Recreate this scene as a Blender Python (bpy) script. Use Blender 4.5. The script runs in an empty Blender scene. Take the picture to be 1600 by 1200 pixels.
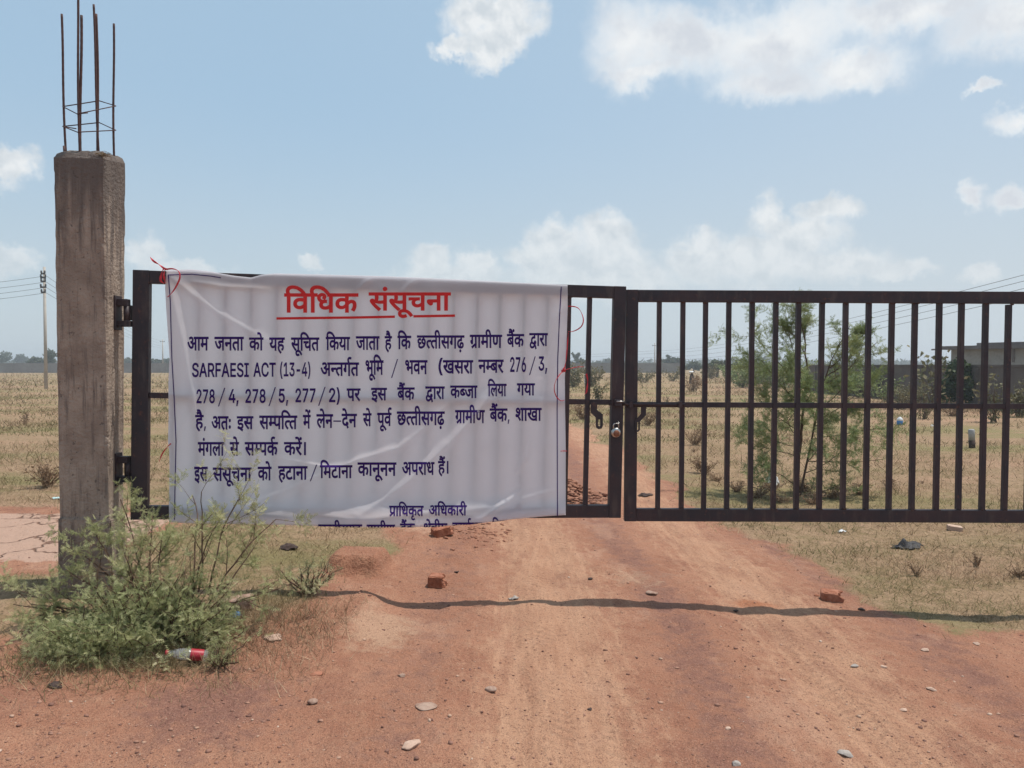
import bpy, bmesh, math
import numpy as np
from mathutils import Vector, Matrix

# ------------------------------------------------------------------ camera, sky, sun, exposure
S = bpy.context.scene
COL = S.collection
F, PITCH, CAMZ = 1200.0, math.atan(30 / 1200.0), 1.56
cam = bpy.data.cameras.new('camera')
cam.sensor_width = 36; cam.lens = F / 1600 * 36; cam.clip_start = 0.05; cam.clip_end = 4000
camo = bpy.data.objects.new('camera', cam); COL.objects.link(camo)
camo.location = (0, 0, CAMZ); camo.rotation_euler = (math.pi / 2 - PITCH, 0, 0)
S.camera = camo
S.view_settings.view_transform = 'Standard'; S.view_settings.look = 'None'
S.view_settings.gamma = 1; S.view_settings.exposure = 0.30
SUN = Vector((0.34, 0.06, 1)).normalized()
sl = bpy.data.lights.new('sun', 'SUN'); sl.energy = 3.6; sl.angle = math.radians(0.53); sl.color = (1, .95, .88)
so = bpy.data.objects.new('sun', sl); COL.objects.link(so)
so.rotation_euler = SUN.to_track_quat('Z', 'Y').to_euler()

def nodes_of(tree):
    N, L = tree.nodes, tree.links
    def add(t, **kw):
        n = N.new(t)
        for k, v in kw.items(): setattr(n, k, v)
        return n
    def put(sock, v):
        if hasattr(v, 'is_linked') or hasattr(v, 'links'): L.new(v, sock)
        else: sock.default_value = v
    def math_(op, a, b=0.0, c=0.0, clamp=False):
        n = add('ShaderNodeMath', operation=op, use_clamp=clamp)
        put(n.inputs[0], a); put(n.inputs[1], b); put(n.inputs[2], c); return n.outputs[0]
    def vec(op, a, b=(0, 0, 0), s=1.0):
        n = add('ShaderNodeVectorMath', operation=op)
        put(n.inputs[0], a); put(n.inputs[1], b)
        if op == 'SCALE': put(n.inputs['Scale'], s)
        return n.outputs['Value'] if op in ('LENGTH', 'DOT_PRODUCT', 'DISTANCE') else n.outputs[0]
    def noise(v, scale, detail=4, rough=.55, color=False, dist=0.0):
        n = add('ShaderNodeTexNoise'); put(n.inputs['Vector'], v); n.inputs['Scale'].default_value = scale
        n.inputs['Detail'].default_value = detail; n.inputs['Roughness'].default_value = rough
        n.inputs['Distortion'].default_value = dist
        return n.outputs['Color'] if color else n.outputs['Fac']
    def mix(f, a, b, kind='MIX'):
        n = add('ShaderNodeMix', data_type='RGBA', blend_type=kind); n.clamp_factor = True
        put(n.inputs[0], f)
        for i, v in ((6, a), (7, b)):
            if isinstance(v, tuple) and len(v) == 3: v = v + (1,)
            put(n.inputs[i], v)
        return n.outputs[2]
    def step(v, lo, hi):
        n = add('ShaderNodeMapRange', interpolation_type='SMOOTHSTEP'); put(n.inputs[0], v)
        put(n.inputs[1], lo); put(n.inputs[2], hi); return n.outputs[0]
    def ramp(v, stops):
        n = add('ShaderNodeValToRGB'); put(n.inputs[0], v); e = n.color_ramp.elements
        while len(e) < len(stops): e.new(.5)
        for q, (p, c) in zip(e, stops): q.position = p; q.color = tuple(c) + (1,)
        return n.outputs[0]
    class K: pass
    k = K(); k.add, k.put, k.math, k.vec, k.noise, k.mix, k.step, k.ramp, k.link = add, put, math_, vec, noise, mix, step, ramp, L.new
    return k

def azel(px, py):
    x = (px - 800) / F; u = (600 - py) / F
    y = math.cos(PITCH) + u * math.sin(PITCH); z = -math.sin(PITCH) + u * math.cos(PITCH)
    return math.atan2(x, y), math.atan2(z, math.hypot(x, y))

W = bpy.data.worlds.new('World'); S.world = W; W.use_nodes = True
W.node_tree.nodes.clear()
k = nodes_of(W.node_tree)
sky = k.add('ShaderNodeTexSky', sky_type='NISHITA'); sky.sun_disc = False
sky.sun_elevation = math.asin(SUN.z); sky.sun_rotation = math.atan2(SUN.x, SUN.y)
sky.air_density = 1.0; sky.dust_density = 2.0; sky.ozone_density = 1.5; sky.altitude = 200
tc = k.add('ShaderNodeTexCoord'); d = tc.outputs['Generated']
sep = k.add('ShaderNodeSeparateXYZ'); k.put(sep.inputs[0], d)
az = k.math('ARCTAN2', sep.outputs[0], sep.outputs[1]); el = k.math('ARCSINE', sep.outputs[2])
pale = k.mix(0.72, sky.outputs[0], (3.6, 5.15, 6.5))
hz = k.step(el, .34, -.02)
right = k.step(az, -.35, .65)
hz2 = k.math('MULTIPLY', hz, k.math('ADD', .72, k.math('MULTIPLY', right, .2)))
base = k.mix(hz2, pale, (5.1, 5.6, 5.75))
base = k.mix(k.math('MULTIPLY', right, .38), base, (5.0, 5.6, 6.25))
comb = k.add('ShaderNodeCombineXYZ'); k.put(comb.inputs[0], az); k.put(comb.inputs[1], el)
p0 = comb.outputs[0]
w1 = k.vec('SUBTRACT', k.noise(p0, 9, 3, .5, True), (.5, .5, .5)); w2 = k.vec('SUBTRACT', k.noise(p0, 34, 4, .6, True), (.5, .5, .5))
w3 = k.vec('SUBTRACT', k.noise(p0, 120, 3, .6, True), (.5, .5, .5))
def warped(off):
    q = k.vec('ADD', p0, off)
    q = k.vec('ADD', q, k.vec('SCALE', w1, s=.055)); q = k.vec('ADD', q, k.vec('SCALE', w2, s=.038))
    return k.vec('ADD', q, k.vec('SCALE', w3, s=.014))
CL_SHARP = [(940, 372, 58, 40), (872, 368, 42, 36), (905, 412, 110, 40), (968, 425, 60, 50), (845, 405, 60, 35), (930, 440, 150, 30),
            (672, 415, 38, 28), (742, 412, 34, 26), (700, 438, 100, 26),
            (1197, 348, 36, 38), (1295, 335, 52, 22), (1250, 375, 80, 34), (1100, 388, 46, 28), (1068, 400, 34, 30), (1170, 412, 150, 42), (1310, 420, 100, 30), (1400, 432, 60, 18), (1535, 430, 34, 20),
            (18, 250, 48, 38), (15, 405, 55, 26), (228, 395, 34, 28), (290, 418, 80, 18), (482, 416, 28, 14),
            (744, 30, 50, 52), (795, 38, 56, 54), (708, 72, 34, 22), (768, 72, 62, 30)]
CL_SOFT = [(1514, 300, 20, 26), (1580, 306, 36, 18), (985, 55, 66, 74), (1060, 60, 140, 54), (1010, 105, 80, 26), (1200, 60, 220, 70), (1200, 125, 110, 34), (1330, 108, 95, 38), (1420, 20, 190, 40), (1590, 185, 45, 22), (1548, 146, 26, 9), (1600, 30, 150, 60)]
def field(q, lst):
    acc = None
    for (cx, cy, rx, ry) in lst:
        a, e = azel(cx, cy); a2, _ = azel(cx + rx, cy); _, e2 = azel(cx, cy - ry)
        v = k.vec('MULTIPLY', k.vec('SUBTRACT', q, (a, e, 0)), (1 / abs(a2 - a), 1 / abs(e2 - e), 0))
        l = k.vec('LENGTH', v)
        acc = l if acc is None else k.math('SMOOTH_MIN', acc, l, .25)
    return acc
q0 = warped((0, 0, 0))
fs = field(q0, CL_SHARP); ff = field(q0, CL_SOFT)
n_hi = k.noise(k.vec('ADD', p0, k.vec('SCALE', w2, s=.02)), 30, 5, .55)
n_up = k.noise(k.vec('ADD', k.vec('ADD', p0, (0.006, .014, 0)), k.vec('SCALE', w2, s=.02)), 30, 5, .55)
puff = k.math('ADD', .55, k.math('MULTIPLY', k.math('SUBTRACT', n_hi, n_up), 3.2))
puff = k.math('ADD', puff, k.math('MULTIPLY', k.step(fs, .2, 1.0), .25), clamp=True)
ms = k.math('MULTIPLY', k.step(k.math('ADD', fs, k.math('MULTIPLY', k.math('SUBTRACT', n_hi, .5), .8)), 1.24, .50), .92)
ms = k.math('MULTIPLY', ms, k.math('ADD', .45, k.math('MULTIPLY', k.step(el, .06, .24), .48)))
cs = k.mix(puff, (5.5, 5.85, 6.1), (7.5, 7.55, 7.5))
nf = k.noise(p0, 14, 5, .6)
mf = k.math('MULTIPLY', k.step(k.math('ADD', ff, k.math('MULTIPLY', k.math('SUBTRACT', nf, .5), 1.3)), 1.42, .22), .95)
cf = k.mix(k.math('ADD', k.math('MULTIPLY', k.step(nf, .36, .62), .75), k.math('MULTIPLY', k.step(ff, .3, .9), .4), clamp=True), (5.5, 5.8, 6.25), (7.9, 8.0, 7.95))
col = k.mix(ms, base, cs); col = k.mix(mf, col, cf)
bg = k.add('ShaderNodeBackground'); k.put(bg.inputs[0], col); bg.inputs[1].default_value = 0.1
out = k.add('ShaderNodeOutputWorld'); k.link(bg.outputs[0], out.inputs[0])
W.cycles.sampling_method = 'MANUAL'; W.cycles.sample_map_resolution = 512

# ------------------------------------------------------------------ helpers
rng = np.random.default_rng(7)
def ray(px, py):
    x = (px - 800) / F; u = (600 - py) / F
    return np.array([x, math.cos(PITCH) + u * math.sin(PITCH), -math.sin(PITCH) + u * math.cos(PITCH)])
CAM = np.array([0, 0, CAMZ])
def P(px, py, Y):
    r = ray(px, py); return CAM + r * (Y / r[1])

_tab = np.random.default_rng(3).random((256, 256))
def vnoise(x, y):
    xi = np.floor(x).astype(int); yi = np.floor(y).astype(int); fx = x - xi; fy = y - yi
    fx = fx * fx * (3 - 2 * fx); fy = fy * fy * (3 - 2 * fy)
    g = lambda a, b: _tab[a & 255, b & 255]
    return (g(xi, yi) * (1 - fx) + g(xi + 1, yi) * fx) * (1 - fy) + (g(xi, yi + 1) * (1 - fx) + g(xi + 1, yi + 1) * fx) * fy
def fbm(x, y, o=4):
    s = 0; a = .5; t = 0
    for i in range(o):
        s = s + a * vnoise(x * 2 ** i + 17.3 * i, y * 2 ** i + 5.1 * i); t += a; a *= .55
    return s / t - .5
def sst(a, b, x):
    t = np.clip((x - a) / (b - a), 0, 1); return t * t * (3 - 2 * t)

def road_center(y):
    return .78 - .5 * sst(5.5, 8.5, y) - np.where(y > 14, ((np.maximum(y, 14) - 14) / 7.0) ** 2, 0)
def dirt_mask(x, y):
    n = fbm(x * 1.3, y * 1.3, 4)
    c = road_center(y); hw = 1.78 + .12 * np.sin(y * .7)
    e = np.where(x > c, sst(hw + .28, hw - .28, (x - c) + n * .9), sst(hw + .25, hw - .2, (c - x) + n * .5))
    e = e * sst(26, 20, y + n * 4)
    # the open dirt in front of the gate; the verge round the bush stays grassy
    front = sst(4.0, 3.55, y + n * .7 - .16 * np.clip(-x - 1.6, 0, 2) - .75 * sst(1.6, 2.6, x))
    mid = sst(-1.7, -1.1, x + n * .5) * sst(6.2, 5.6, y + n) * sst(2.6, 2.2, x + n * .6)
    slab = sst(-2.75, -3.05, x + n * .3) * sst(4.6, 5.0, y + n * .4) * sst(7.6, 7.0, y + n * .8)
    lft = sst(-2.9, -3.2, x + n * .4) * sst(4.9, 4.6, y) * .7
    return np.clip(np.maximum.reduce([e, front, mid, slab, lft]), 0, 1)
def height(x, y, fine=True):
    w = sst(1.5, 4.0, y) * sst(16, 8, y)
    h = (.045 - .043 * np.clip(x, -3, 3)) * w
    # lip of the verge left of the road
    n = fbm(x * 2.1, y * 2.1, 3)
    lip = sst(-.72, -.95, x + n * .25) * sst(3.7, 4.3, y + n * .4) * sst(5.15, 4.95, y) * .05
    h = h + lip
    h = h - .028 * np.exp(-((x + .62) / .28) ** 2 - ((y - 4.75) / .45) ** 2)
    h = h + .05 * np.exp(-((x + .88) / .16) ** 2 - ((y - 4.62) / .13) ** 2) * (1 + 2 * n)
    nb = fbm(x * 5 + 3, y * 5, 3) * .12
    h = h + .13 * sst(-1.36, -1.24, x + nb) * sst(-.90, -.98, x + nb) * sst(5.30, 5.38, y + nb * .8 + .10 * (x + 1.1)) * sst(5.95, 5.6, y + nb)
    if fine:
        dm = np.clip(sst(9, 5, np.abs(x)), 0, 1) * sst(30, 8, y)
        h = h + dm * (.012 * fbm(x * 1.1, y * 1.1, 3) + .016 * fbm(x * 4.5, y * 4.5, 4) + .026 * fbm(x * 13, y * 13, 4))
        # loose earth beside the wheel track
        loose = np.exp(-((x + .45) / .35) ** 2 - ((y - 6.4) / .8) ** 2) + .6 * np.exp(-((x - .9) / .5) ** 2 - ((y - 5.6) / .5) ** 2)
        h = h + loose * .06 * fbm(x * 9, y * 9, 4)
        for cx in (.0, .35, 1.5, 1.8):
            h = h - .014 * np.exp(-((x - cx - .05 * np.sin(y * .8)) / .09) ** 2) * sst(16, 9, y)
    big = sst(12, 40, np.hypot(x, y))
    return h + big * (.25 * fbm(x * .05, y * .05, 3)) * sst(200, 60, y)
def H(x, y): return float(height(np.array([x]), np.array([y]), True)[0])
def G(px, py):
    r = ray(px, py); t = 1.5 * 1.004 ** np.arange(1500); q = CAM[None] + r[None] * t[:, None]
    for _ in range(3):
        d_ = q[:, 2] - height(q[:, 0], q[:, 1]); i_ = int(np.argmax(d_ <= 0)); i_ = max(i_, 1) if d_.min() <= 0 else len(t) - 1
        t = np.linspace(t[i_ - 1], t[i_], 24); q = CAM[None] + r[None] * t[:, None]
    return q[-1]

def mesh_obj(name, verts, faces, mats, parent=None, smooth=False, fmat=None):
    me = bpy.data.meshes.new(name)
    verts = np.asarray(verts, np.float32)
    if isinstance(faces, np.ndarray):
        nf, kk = faces.shape
        me.vertices.add(len(verts)); me.vertices.foreach_set('co', verts.ravel())
        me.loops.add(nf * kk); me.loops.foreach_set('vertex_index', faces.ravel().astype(np.int32))
        me.polygons.add(nf); me.polygons.foreach_set('loop_start', np.arange(0, nf * kk, kk, dtype=np.int32))
        me.update(calc_edges=True); me.validate()
    else:
        me.from_pydata([tuple(map(float, v)) for v in verts], [], [tuple(f) for f in faces]); me.update()
    if not isinstance(mats, (list, tuple)): mats = [mats]
    for m in mats: me.materials.append(m)
    if fmat is not None: me.polygons.foreach_set('material_index', np.asarray(fmat, np.int32))
    if smooth: me.polygons.foreach_set('use_smooth', np.ones(len(me.polygons), bool))
    o = bpy.data.objects.new(name, me); COL.objects.link(o)
    if parent is not None: o.parent = parent
    return o
def bm_obj(name, bm, mats, parent=None, smooth=False):
    me = bpy.data.meshes.new(name); bm.to_mesh(me); bm.free()
    if not isinstance(mats, (list, tuple)): mats = [mats]
    for m in mats: me.materials.append(m)
    if smooth: me.polygons.foreach_set('use_smooth', np.ones(len(me.polygons), bool))
    o = bpy.data.objects.new(name, me); COL.objects.link(o)
    if parent is not None: o.parent = parent
    return o
def tag(o, label, cat, group=None, kind=None):
    o['label'] = label; o['category'] = cat
    if group: o['group'] = group
    if kind: o['kind'] = kind
    return o
def thing(name, label, cat, mat=None, loc=None, group=None):
    o = bpy.data.objects.new(name, None); COL.objects.link(o); o.empty_display_size = .1
    if mat is not None: o.matrix_world = mat
    if loc is not None: o.location = loc
    return tag(o, label, cat, group)
def structure(o): o['kind'] = 'structure'; return o
def add_box(bm, x0, x1, y0, y1, z0, z1, bev=0.0):
    g = bmesh.ops.create_cube(bm, size=1)
    for v in g['verts']:
        v.co = Vector(((x0 + x1) / 2 + v.co.x * (x1 - x0), (y0 + y1) / 2 + v.co.y * (y1 - y0), (z0 + z1) / 2 + v.co.z * (z1 - z0)))
    if bev:
        ed = list({e for v in g['verts'] for e in v.link_edges})
        bmesh.ops.bevel(bm, geom=ed, offset=bev, segments=2, affect='EDGES', profile=.7)
def box(name, b, mat, parent=None, bev=0.002):
    bm = bmesh.new(); add_box(bm, *b, bev=bev); return bm_obj(name, bm, mat, parent)
def tubes(paths, sides=6, cap=True):
    """paths: list of (pts Nx3, radii N) -> verts, quads"""
    V = []; Q = []; off = 0
    for pts, rad in paths:
        pts = np.asarray(pts, float); n = len(pts); rad = np.broadcast_to(np.asarray(rad, float), (n,))
        t = np.gradient(pts, axis=0); t /= np.linalg.norm(t, axis=1)[:, None] + 1e-9
        ref = np.array([0, 0, 1.0]) if abs(t[0][2]) < .9 else np.array([1.0, 0, 0])
        a = np.cross(t, ref); a /= np.linalg.norm(a, axis=1)[:, None] + 1e-9
        b = np.cross(t, a)
        th = np.arange(sides) * 2 * np.pi / sides
        ring = pts[:, None, :] + rad[:, None, None] * (np.cos(th)[None, :, None] * a[:, None, :] + np.sin(th)[None, :, None] * b[:, None, :])
        V.append(ring.reshape(-1, 3))
        i = np.arange(n - 1)[:, None] * sides; j = np.arange(sides)[None, :]; j2 = (j + 1) % sides
        Q.append(np.stack([i + j, i + j2, i + sides + j2, i + sides + j], -1).reshape(-1, 4) + off)
        if cap:
            c = len(V[-1]); V.append(pts[[0, -1]])
            e = off + c; jj = np.arange(sides); j3 = (jj + 1) % sides
            Q.append(np.stack([off + j3, off + jj, np.full(sides, e), np.full(sides, e)], -1))
            Q.append(np.stack([off + (n - 1) * sides + jj, off + (n - 1) * sides + j3, np.full(sides, e + 1), np.full(sides, e + 1)], -1))
            off += 2
        off += n * sides
    return np.concatenate(V), np.concatenate(Q)
def quads_mixed(Q):
    return [tuple(q[:3]) if q[2] == q[3] else tuple(q) for q in Q]
def tube_obj(name, paths, mat, parent=None, sides=8, smooth=True):
    V, Q = tubes(paths, sides); return mesh_obj(name, V, quads_mixed(Q), mat, parent, smooth)
def lathe(name, prof, mat, parent=None, seg=20, smooth=True):
    V = []; Fc = []
    for r, z in prof:
        for i in range(seg):
            a = 2 * math.pi * i / seg; V.append((r * math.cos(a), r * math.sin(a), z))
    for j in range(len(prof) - 1):
        for i in range(seg):
            Fc.append((j * seg + i, j * seg + (i + 1) % seg, (j + 1) * seg + (i + 1) % seg, (j + 1) * seg + i))
    Fc.append(tuple(range(seg))[::-1]); Fc.append(tuple((len(prof) - 1) * seg + i for i in range(seg)))
    return mesh_obj(name, V, Fc, mat, parent, smooth)

# ------------------------------------------------------------------ materials
def material(name, rough=.8, spec=.3):
    m = bpy.data.materials.new(name); m.use_nodes = True
    kk = nodes_of(m.node_tree); b = m.node_tree.nodes['Principled BSDF']
    b.inputs['Roughness'].default_value = rough; b.inputs['Specular IOR Level'].default_value = spec
    kk.b = b; kk.obj = kk.add('ShaderNodeTexCoord').outputs['Object']
    kk.geo = kk.add('ShaderNodeNewGeometry'); kk.pos = kk.geo.outputs['Position']; kk.rand = kk.geo.outputs['Random Per Island']
    kk.tree = m.node_tree
    return m, kk
def bump(kk, h, dist=.01, strength=1.0):
    n = kk.add('ShaderNodeBump'); n.inputs['Distance'].default_value = dist; n.inputs['Strength'].default_value = strength
    kk.put(n.inputs['Height'], h); kk.link(n.outputs[0], kk.b.inputs['Normal'])
def noisy(name, c1, c2, scale=6, rough=.85, spec=.25, bd=.004, fine=60, metallic=0):
    m, kk = material(name, rough, spec)
    n = kk.noise(kk.pos, scale, 5, .6); f = kk.noise(kk.pos, fine, 4, .6)
    c = kk.mix(kk.step(n, .32, .68), c1, c2); c = kk.mix(kk.math('MULTIPLY', kk.step(f, .4, .75), .35), c, tuple(v * .55 for v in c1))
    kk.put(kk.b.inputs['Base Color'], c); kk.b.inputs['Metallic'].default_value = metallic
    if bd: bump(kk, f, bd)
    return m
def leaf_mat(name, stops, trans=.25, scale=3.0):
    m, kk = material(name, .65, .25)
    n = kk.noise(kk.pos, scale, 3, .5)
    v = kk.math('ADD', kk.math('MULTIPLY', kk.rand, .55), kk.math('MULTIPLY', kk.step(n, .3, .7), .45))
    c = kk.ramp(v, stops); kk.put(kk.b.inputs['Base Color'], c)
    t = kk.add('ShaderNodeBsdfTranslucent'); kk.put(t.inputs[0], c)
    mx = kk.add('ShaderNodeMixShader'); mx.inputs[0].default_value = trans
    kk.link(kk.b.outputs[0], mx.inputs[1]); kk.link(t.outputs[0], mx.inputs[2])
    kk.link(mx.outputs[0], kk.tree.nodes['Material Output'].inputs[0])
    return m

def ground_material():
    m, kk = material('ground_earth', .95, .1)
    at = lambda nm: kk.add('ShaderNodeAttribute', attribute_name=nm).outputs['Fac']
    P_ = kk.pos
    n1 = kk.noise(P_, 2.2, 5, .6); n2 = kk.noise(P_, 11, 5, .65); n3 = kk.noise(P_, 55, 4, .65); n4 = kk.noise(P_, 190, 3, .6)
    nst = kk.noise(kk.vec('MULTIPLY', P_, (6, .7, 1)), 3, 5, .6)
    red = kk.mix(kk.step(n1, .3, .7), (.325, .148, .092), (.40, .198, .125))
    red = kk.mix(kk.math('MULTIPLY', kk.step(n2, .42, .7), .6), red, (.43, .235, .148))
    tan = kk.mix(kk.step(nst, .3, .7), (.41, .218, .135), (.50, .285, .180))
    pur = kk.mix(kk.step(n3, .35, .65), (.215, .102, .076), (.29, .148, .108))
    wob = kk.math('MULTIPLY', kk.math('SUBTRACT', kk.math('ADD', n2, kk.math('MULTIPLY', n1, .6)), .8), 1.2)
    c = kk.mix(kk.step(kk.math('ADD', at('purple'), wob), .3, .75), red, pur)
    c = kk.mix(kk.step(kk.math('ADD', at('tan'), kk.math('MULTIPLY', kk.math('SUBTRACT', kk.math('ADD', nst, n2), 1.0), .9)), .25, .8), c, tan)
    c = kk.mix(kk.step(kk.math('ADD', at('pale'), wob), .3, .8), c, (.46, .28, .185))
    c = kk.mix(kk.math('MULTIPLY', kk.step(at('brick'), .3, .9), .7), c, (.36, .12, .05))
    # tyre tread bars pressed into the wheel tracks
    sx_ = kk.add('ShaderNodeSeparateXYZ'); kk.put(sx_.inputs[0], P_)
    tw_ = kk.math('SINE', kk.math('ADD', kk.math('MULTIPLY', sx_.outputs[1], 95.0), kk.math('MULTIPLY', kk.math('ABSOLUTE', kk.math('SUBTRACT', kk.math('FRACT', kk.math('MULTIPLY', sx_.outputs[0], 4.0)), .5)), 14.0)))
    tread = kk.math('MULTIPLY', kk.math('MULTIPLY', tw_, kk.step(at('tan'), .45, .9)), kk.step(kk.noise(P_, .9, 3, .5), .46, .6))
    c = kk.mix(kk.math('MULTIPLY', kk.step(tread, .1, .9), .16), c, (.28, .145, .095))
    patch = kk.noise(kk.vec('MULTIPLY', P_, (1.5, .8, 1)), 1.3, 6, .7)
    c = kk.mix(kk.math('MULTIPLY', kk.step(patch, .52, .66), .45), c, (.26, .118, .080))
    c = kk.mix(kk.math('MULTIPLY', kk.step(patch, .46, .34), .40), c, (.50, .30, .205))
    # grit: small light and dark grains
    c = kk.mix(kk.math('MULTIPLY', kk.step(n4, .54, .66), .75), c, (.12, .062, .05))
    c = kk.mix(kk.math('MULTIPLY', kk.step(n4, .42, .30), .65), c, (.55, .37, .26))
    c = kk.mix(kk.math('MULTIPLY', kk.step(n3, .56, .68), .60), c, (.16, .075, .05))
    # cracked mud beside the pillar
    vo = kk.add('ShaderNodeTexVoronoi', feature='DISTANCE_TO_EDGE'); vo.inputs['Scale'].default_value = 1.7
    kk.put(vo.inputs['Vector'], kk.vec('ADD', P_, kk.vec('SCALE', kk.noise(P_, 3, 3, .5, True), s=.5)))
    slabm = kk.step(kk.math('ADD', at('slab'), wob), .3, .6)
    crack = kk.math('MULTIPLY', kk.step(vo.outputs['Distance'], .030, .004), slabm)
    c = kk.mix(slabm, c, kk.mix(n2, (.42, .27, .20), (.50, .33, .25)))
    c = kk.mix(crack, c, (.20, .115, .08))
    # grassy soil
    gr = kk.mix(kk.step(n1, .35, .65), (.31, .205, .125), (.24, .17, .092))
    gr = kk.mix(kk.step(n2, .38, .66), gr, (.37, .245, .155))
    gr = kk.mix(kk.math('MULTIPLY', kk.step(n3, .52, .66), .75), gr, (.10, .066, .038))
    far = kk.noise(kk.vec('MULTIPLY', P_, (.35, 1, 1)), .3, 6, .7)
    gr = kk.mix(kk.math('MULTIPLY', kk.step(far, .47, .58), .8), gr, (.215, .185, .085))
    gr = kk.mix(kk.math('MULTIPLY', kk.step(far, .44, .34), .8), gr, (.38, .235, .155))
    g = kk.step(kk.math('ADD', at('grass'), kk.math('MULTIPLY', kk.math('SUBTRACT', n3, .5), .8)), .3, .7)
    c = kk.mix(g, c, gr)
    kk.put(kk.b.inputs['Base Color'], c)
    hgt = kk.math('ADD', kk.math('ADD', kk.math('MULTIPLY', n3, 1.0), kk.math('MULTIPLY', n4, .45)), kk.math('ADD', kk.math('MULTIPLY', n2, 1.6), kk.math('MULTIPLY', tread, .35))); hgt = kk.math('SUBTRACT', hgt, kk.math('MULTIPLY', crack, 1.2))
    bump(kk, hgt, .022, .85)
    return m
M = {}
M['ground'] = ground_material()
def concrete():
    m, kk = material('weathered_concrete', .9, .2)
    st = kk.noise(kk.vec('MULTIPLY', kk.pos, (1, 1, .10)), 26, 5, .65); bl = kk.noise(kk.pos, 4.5, 5, .65); f = kk.noise(kk.pos, 60, 4, .65)
    z = kk.add('ShaderNodeSeparateXYZ'); kk.put(z.inputs[0], kk.pos); Z = z.outputs[2]
    c = kk.mix(kk.step(bl, .3, .7), (.25, .19, .15), (.40, .32, .255))
    c = kk.mix(kk.math('MULTIPLY', kk.step(st, .48, .66), .75), c, (.135, .105, .09))
    c = kk.mix(kk.math('MULTIPLY', kk.step(st, .4, .25), .35), c, (.46, .38, .31))
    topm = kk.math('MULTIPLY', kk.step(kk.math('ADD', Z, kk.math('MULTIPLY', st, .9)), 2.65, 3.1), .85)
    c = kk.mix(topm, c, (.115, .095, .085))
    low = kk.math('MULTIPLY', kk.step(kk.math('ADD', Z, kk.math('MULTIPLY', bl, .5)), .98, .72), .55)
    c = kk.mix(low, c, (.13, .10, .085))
    pit = kk.noise(kk.pos, 38, 2, .5)
    c = kk.mix(kk.math('MULTIPLY', kk.step(pit, .66, .72), .7), c, (.09, .07, .06))
    c = kk.mix(kk.math('MULTIPLY', kk.step(f, .5, .75), .3), c, (.18, .14, .12))
    kk.put(kk.b.inputs['Base Color'], c); bump(kk, kk.math('ADD', kk.math('ADD', f, kk.math('MULTIPLY', pit, -.6)), kk.math('MULTIPLY', bl, 1.5)), .012)
    return m
M['concrete'] = concrete()
M['gate'] = noisy('dark_gate_paint', (.028, .020, .022), (.045, .026, .026), 5, .5, .4, .0008, 140)
def gatepaint():
    m, kk = material('rusty_dark_paint', .5, .4)
    a = kk.noise(kk.pos, 4, 5, .65); b = kk.noise(kk.pos, 28, 5, .7); f = kk.noise(kk.pos, 160, 3, .6)
    c = kk.mix(kk.step(a, .35, .65), (.022, .019, .025), (.042, .024, .027))
    c = kk.mix(kk.math('MULTIPLY', kk.step(b, .58, .70), .7), c, (.115, .048, .034))
    dusting = kk.noise(kk.vec('MULTIPLY', kk.pos, (1, 1, .2)), 18, 4, .6); c = kk.mix(kk.math('MULTIPLY', kk.step(dusting, .5, .75), .35), c, (.13, .095, .08))
    c = kk.mix(kk.math('MULTIPLY', kk.step(f, .66, .74), .4), c, (.16, .11, .09))
    kk.put(kk.b.inputs['Base Color'], c); kk.put(kk.b.inputs['Roughness'], kk.math('ADD', .42, kk.math('MULTIPLY', b, .35)))
    bump(kk, f, .0012, .5); return m
M['gate'] = gatepaint()
M['rebar'] = noisy('rusted_rebar', (.06, .032, .03), (.10, .05, .042), 14, .75, .3, .001, 220)
M['brick'] = noisy('red_brick', (.24, .088, .05), (.37, .165, .105), 18, .92, .15, .004, 70)
M['stone'] = noisy('dusty_stone', (.26, .15, .11), (.38, .27, .21), 25, .9, .2, .003, 90)
M['palestone'] = noisy('pale_stone', (.42, .28, .21), (.52, .37, .285), 20, .9, .2, .003, 90)
M['greystone'] = noisy('grey_stone', (.30, .26, .23), (.42, .37, .33), 20, .9, .2, .003, 90)
M['bark'] = noisy('brown_bark', (.085, .052, .038), (.14, .088, .062), 20, .9, .1, .002, 120)
M['drybark'] = noisy('dry_twig', (.20, .13, .085), (.28, .19, .12), 20, .9, .1, .002, 120)
M['wall'] = noisy('grey_boundary_wall', (.20, .185, .17), (.27, .25, .23), .35, .95, .1, .01, 4)
M['wall2'] = noisy('dark_block_wall', (.115, .095, .085), (.165, .14, .125), .8, .95, .1, .01, 6)
M['plaster'] = noisy('grey_plaster', (.24, .23, .205), (.33, .31, .28), .6, .9, .15, .01, 5)
M['darkslab'] = noisy('dark_roof_slab', (.13, .11, .105), (.19, .165, .155), .8, .9, .15, .01, 5)
M['pole'] = noisy('pale_concrete_pole', (.40, .37, .33), (.50, .46, .41), 2, .85, .2, .003, 30)
M['wire'] = noisy('dark_wire', (.05, .05, .05), (.08, .08, .08), 5, .5, .4, 0)
M['steel'] = noisy('worn_steel', (.45, .43, .40), (.60, .58, .55), 30, .32, .5, .0005, 200, 1.0)
M['brass'] = noisy('rusty_brown_lock', (.16, .06, .03), (.26, .10, .05), 40, .5, .4, .0008, 200)
M['ribbon'] = noisy('red_ribbon', (.45, .018, .03), (.60, .03, .05), 40, .45, .4, 0)
M['blackbag'] = noisy('black_cloth', (.016, .015, .018), (.035, .032, .035), 12, .6, .35, .004, 60)
M['whitebag'] = noisy('white_plastic', (.62, .62, .62), (.74, .74, .73), 12, .5, .4, .004, 60)
M['bluebag'] = noisy('pale_blue_plastic', (.40, .60, .62), (.52, .70, .70), 12, .5, .4, .004, 60)
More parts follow.
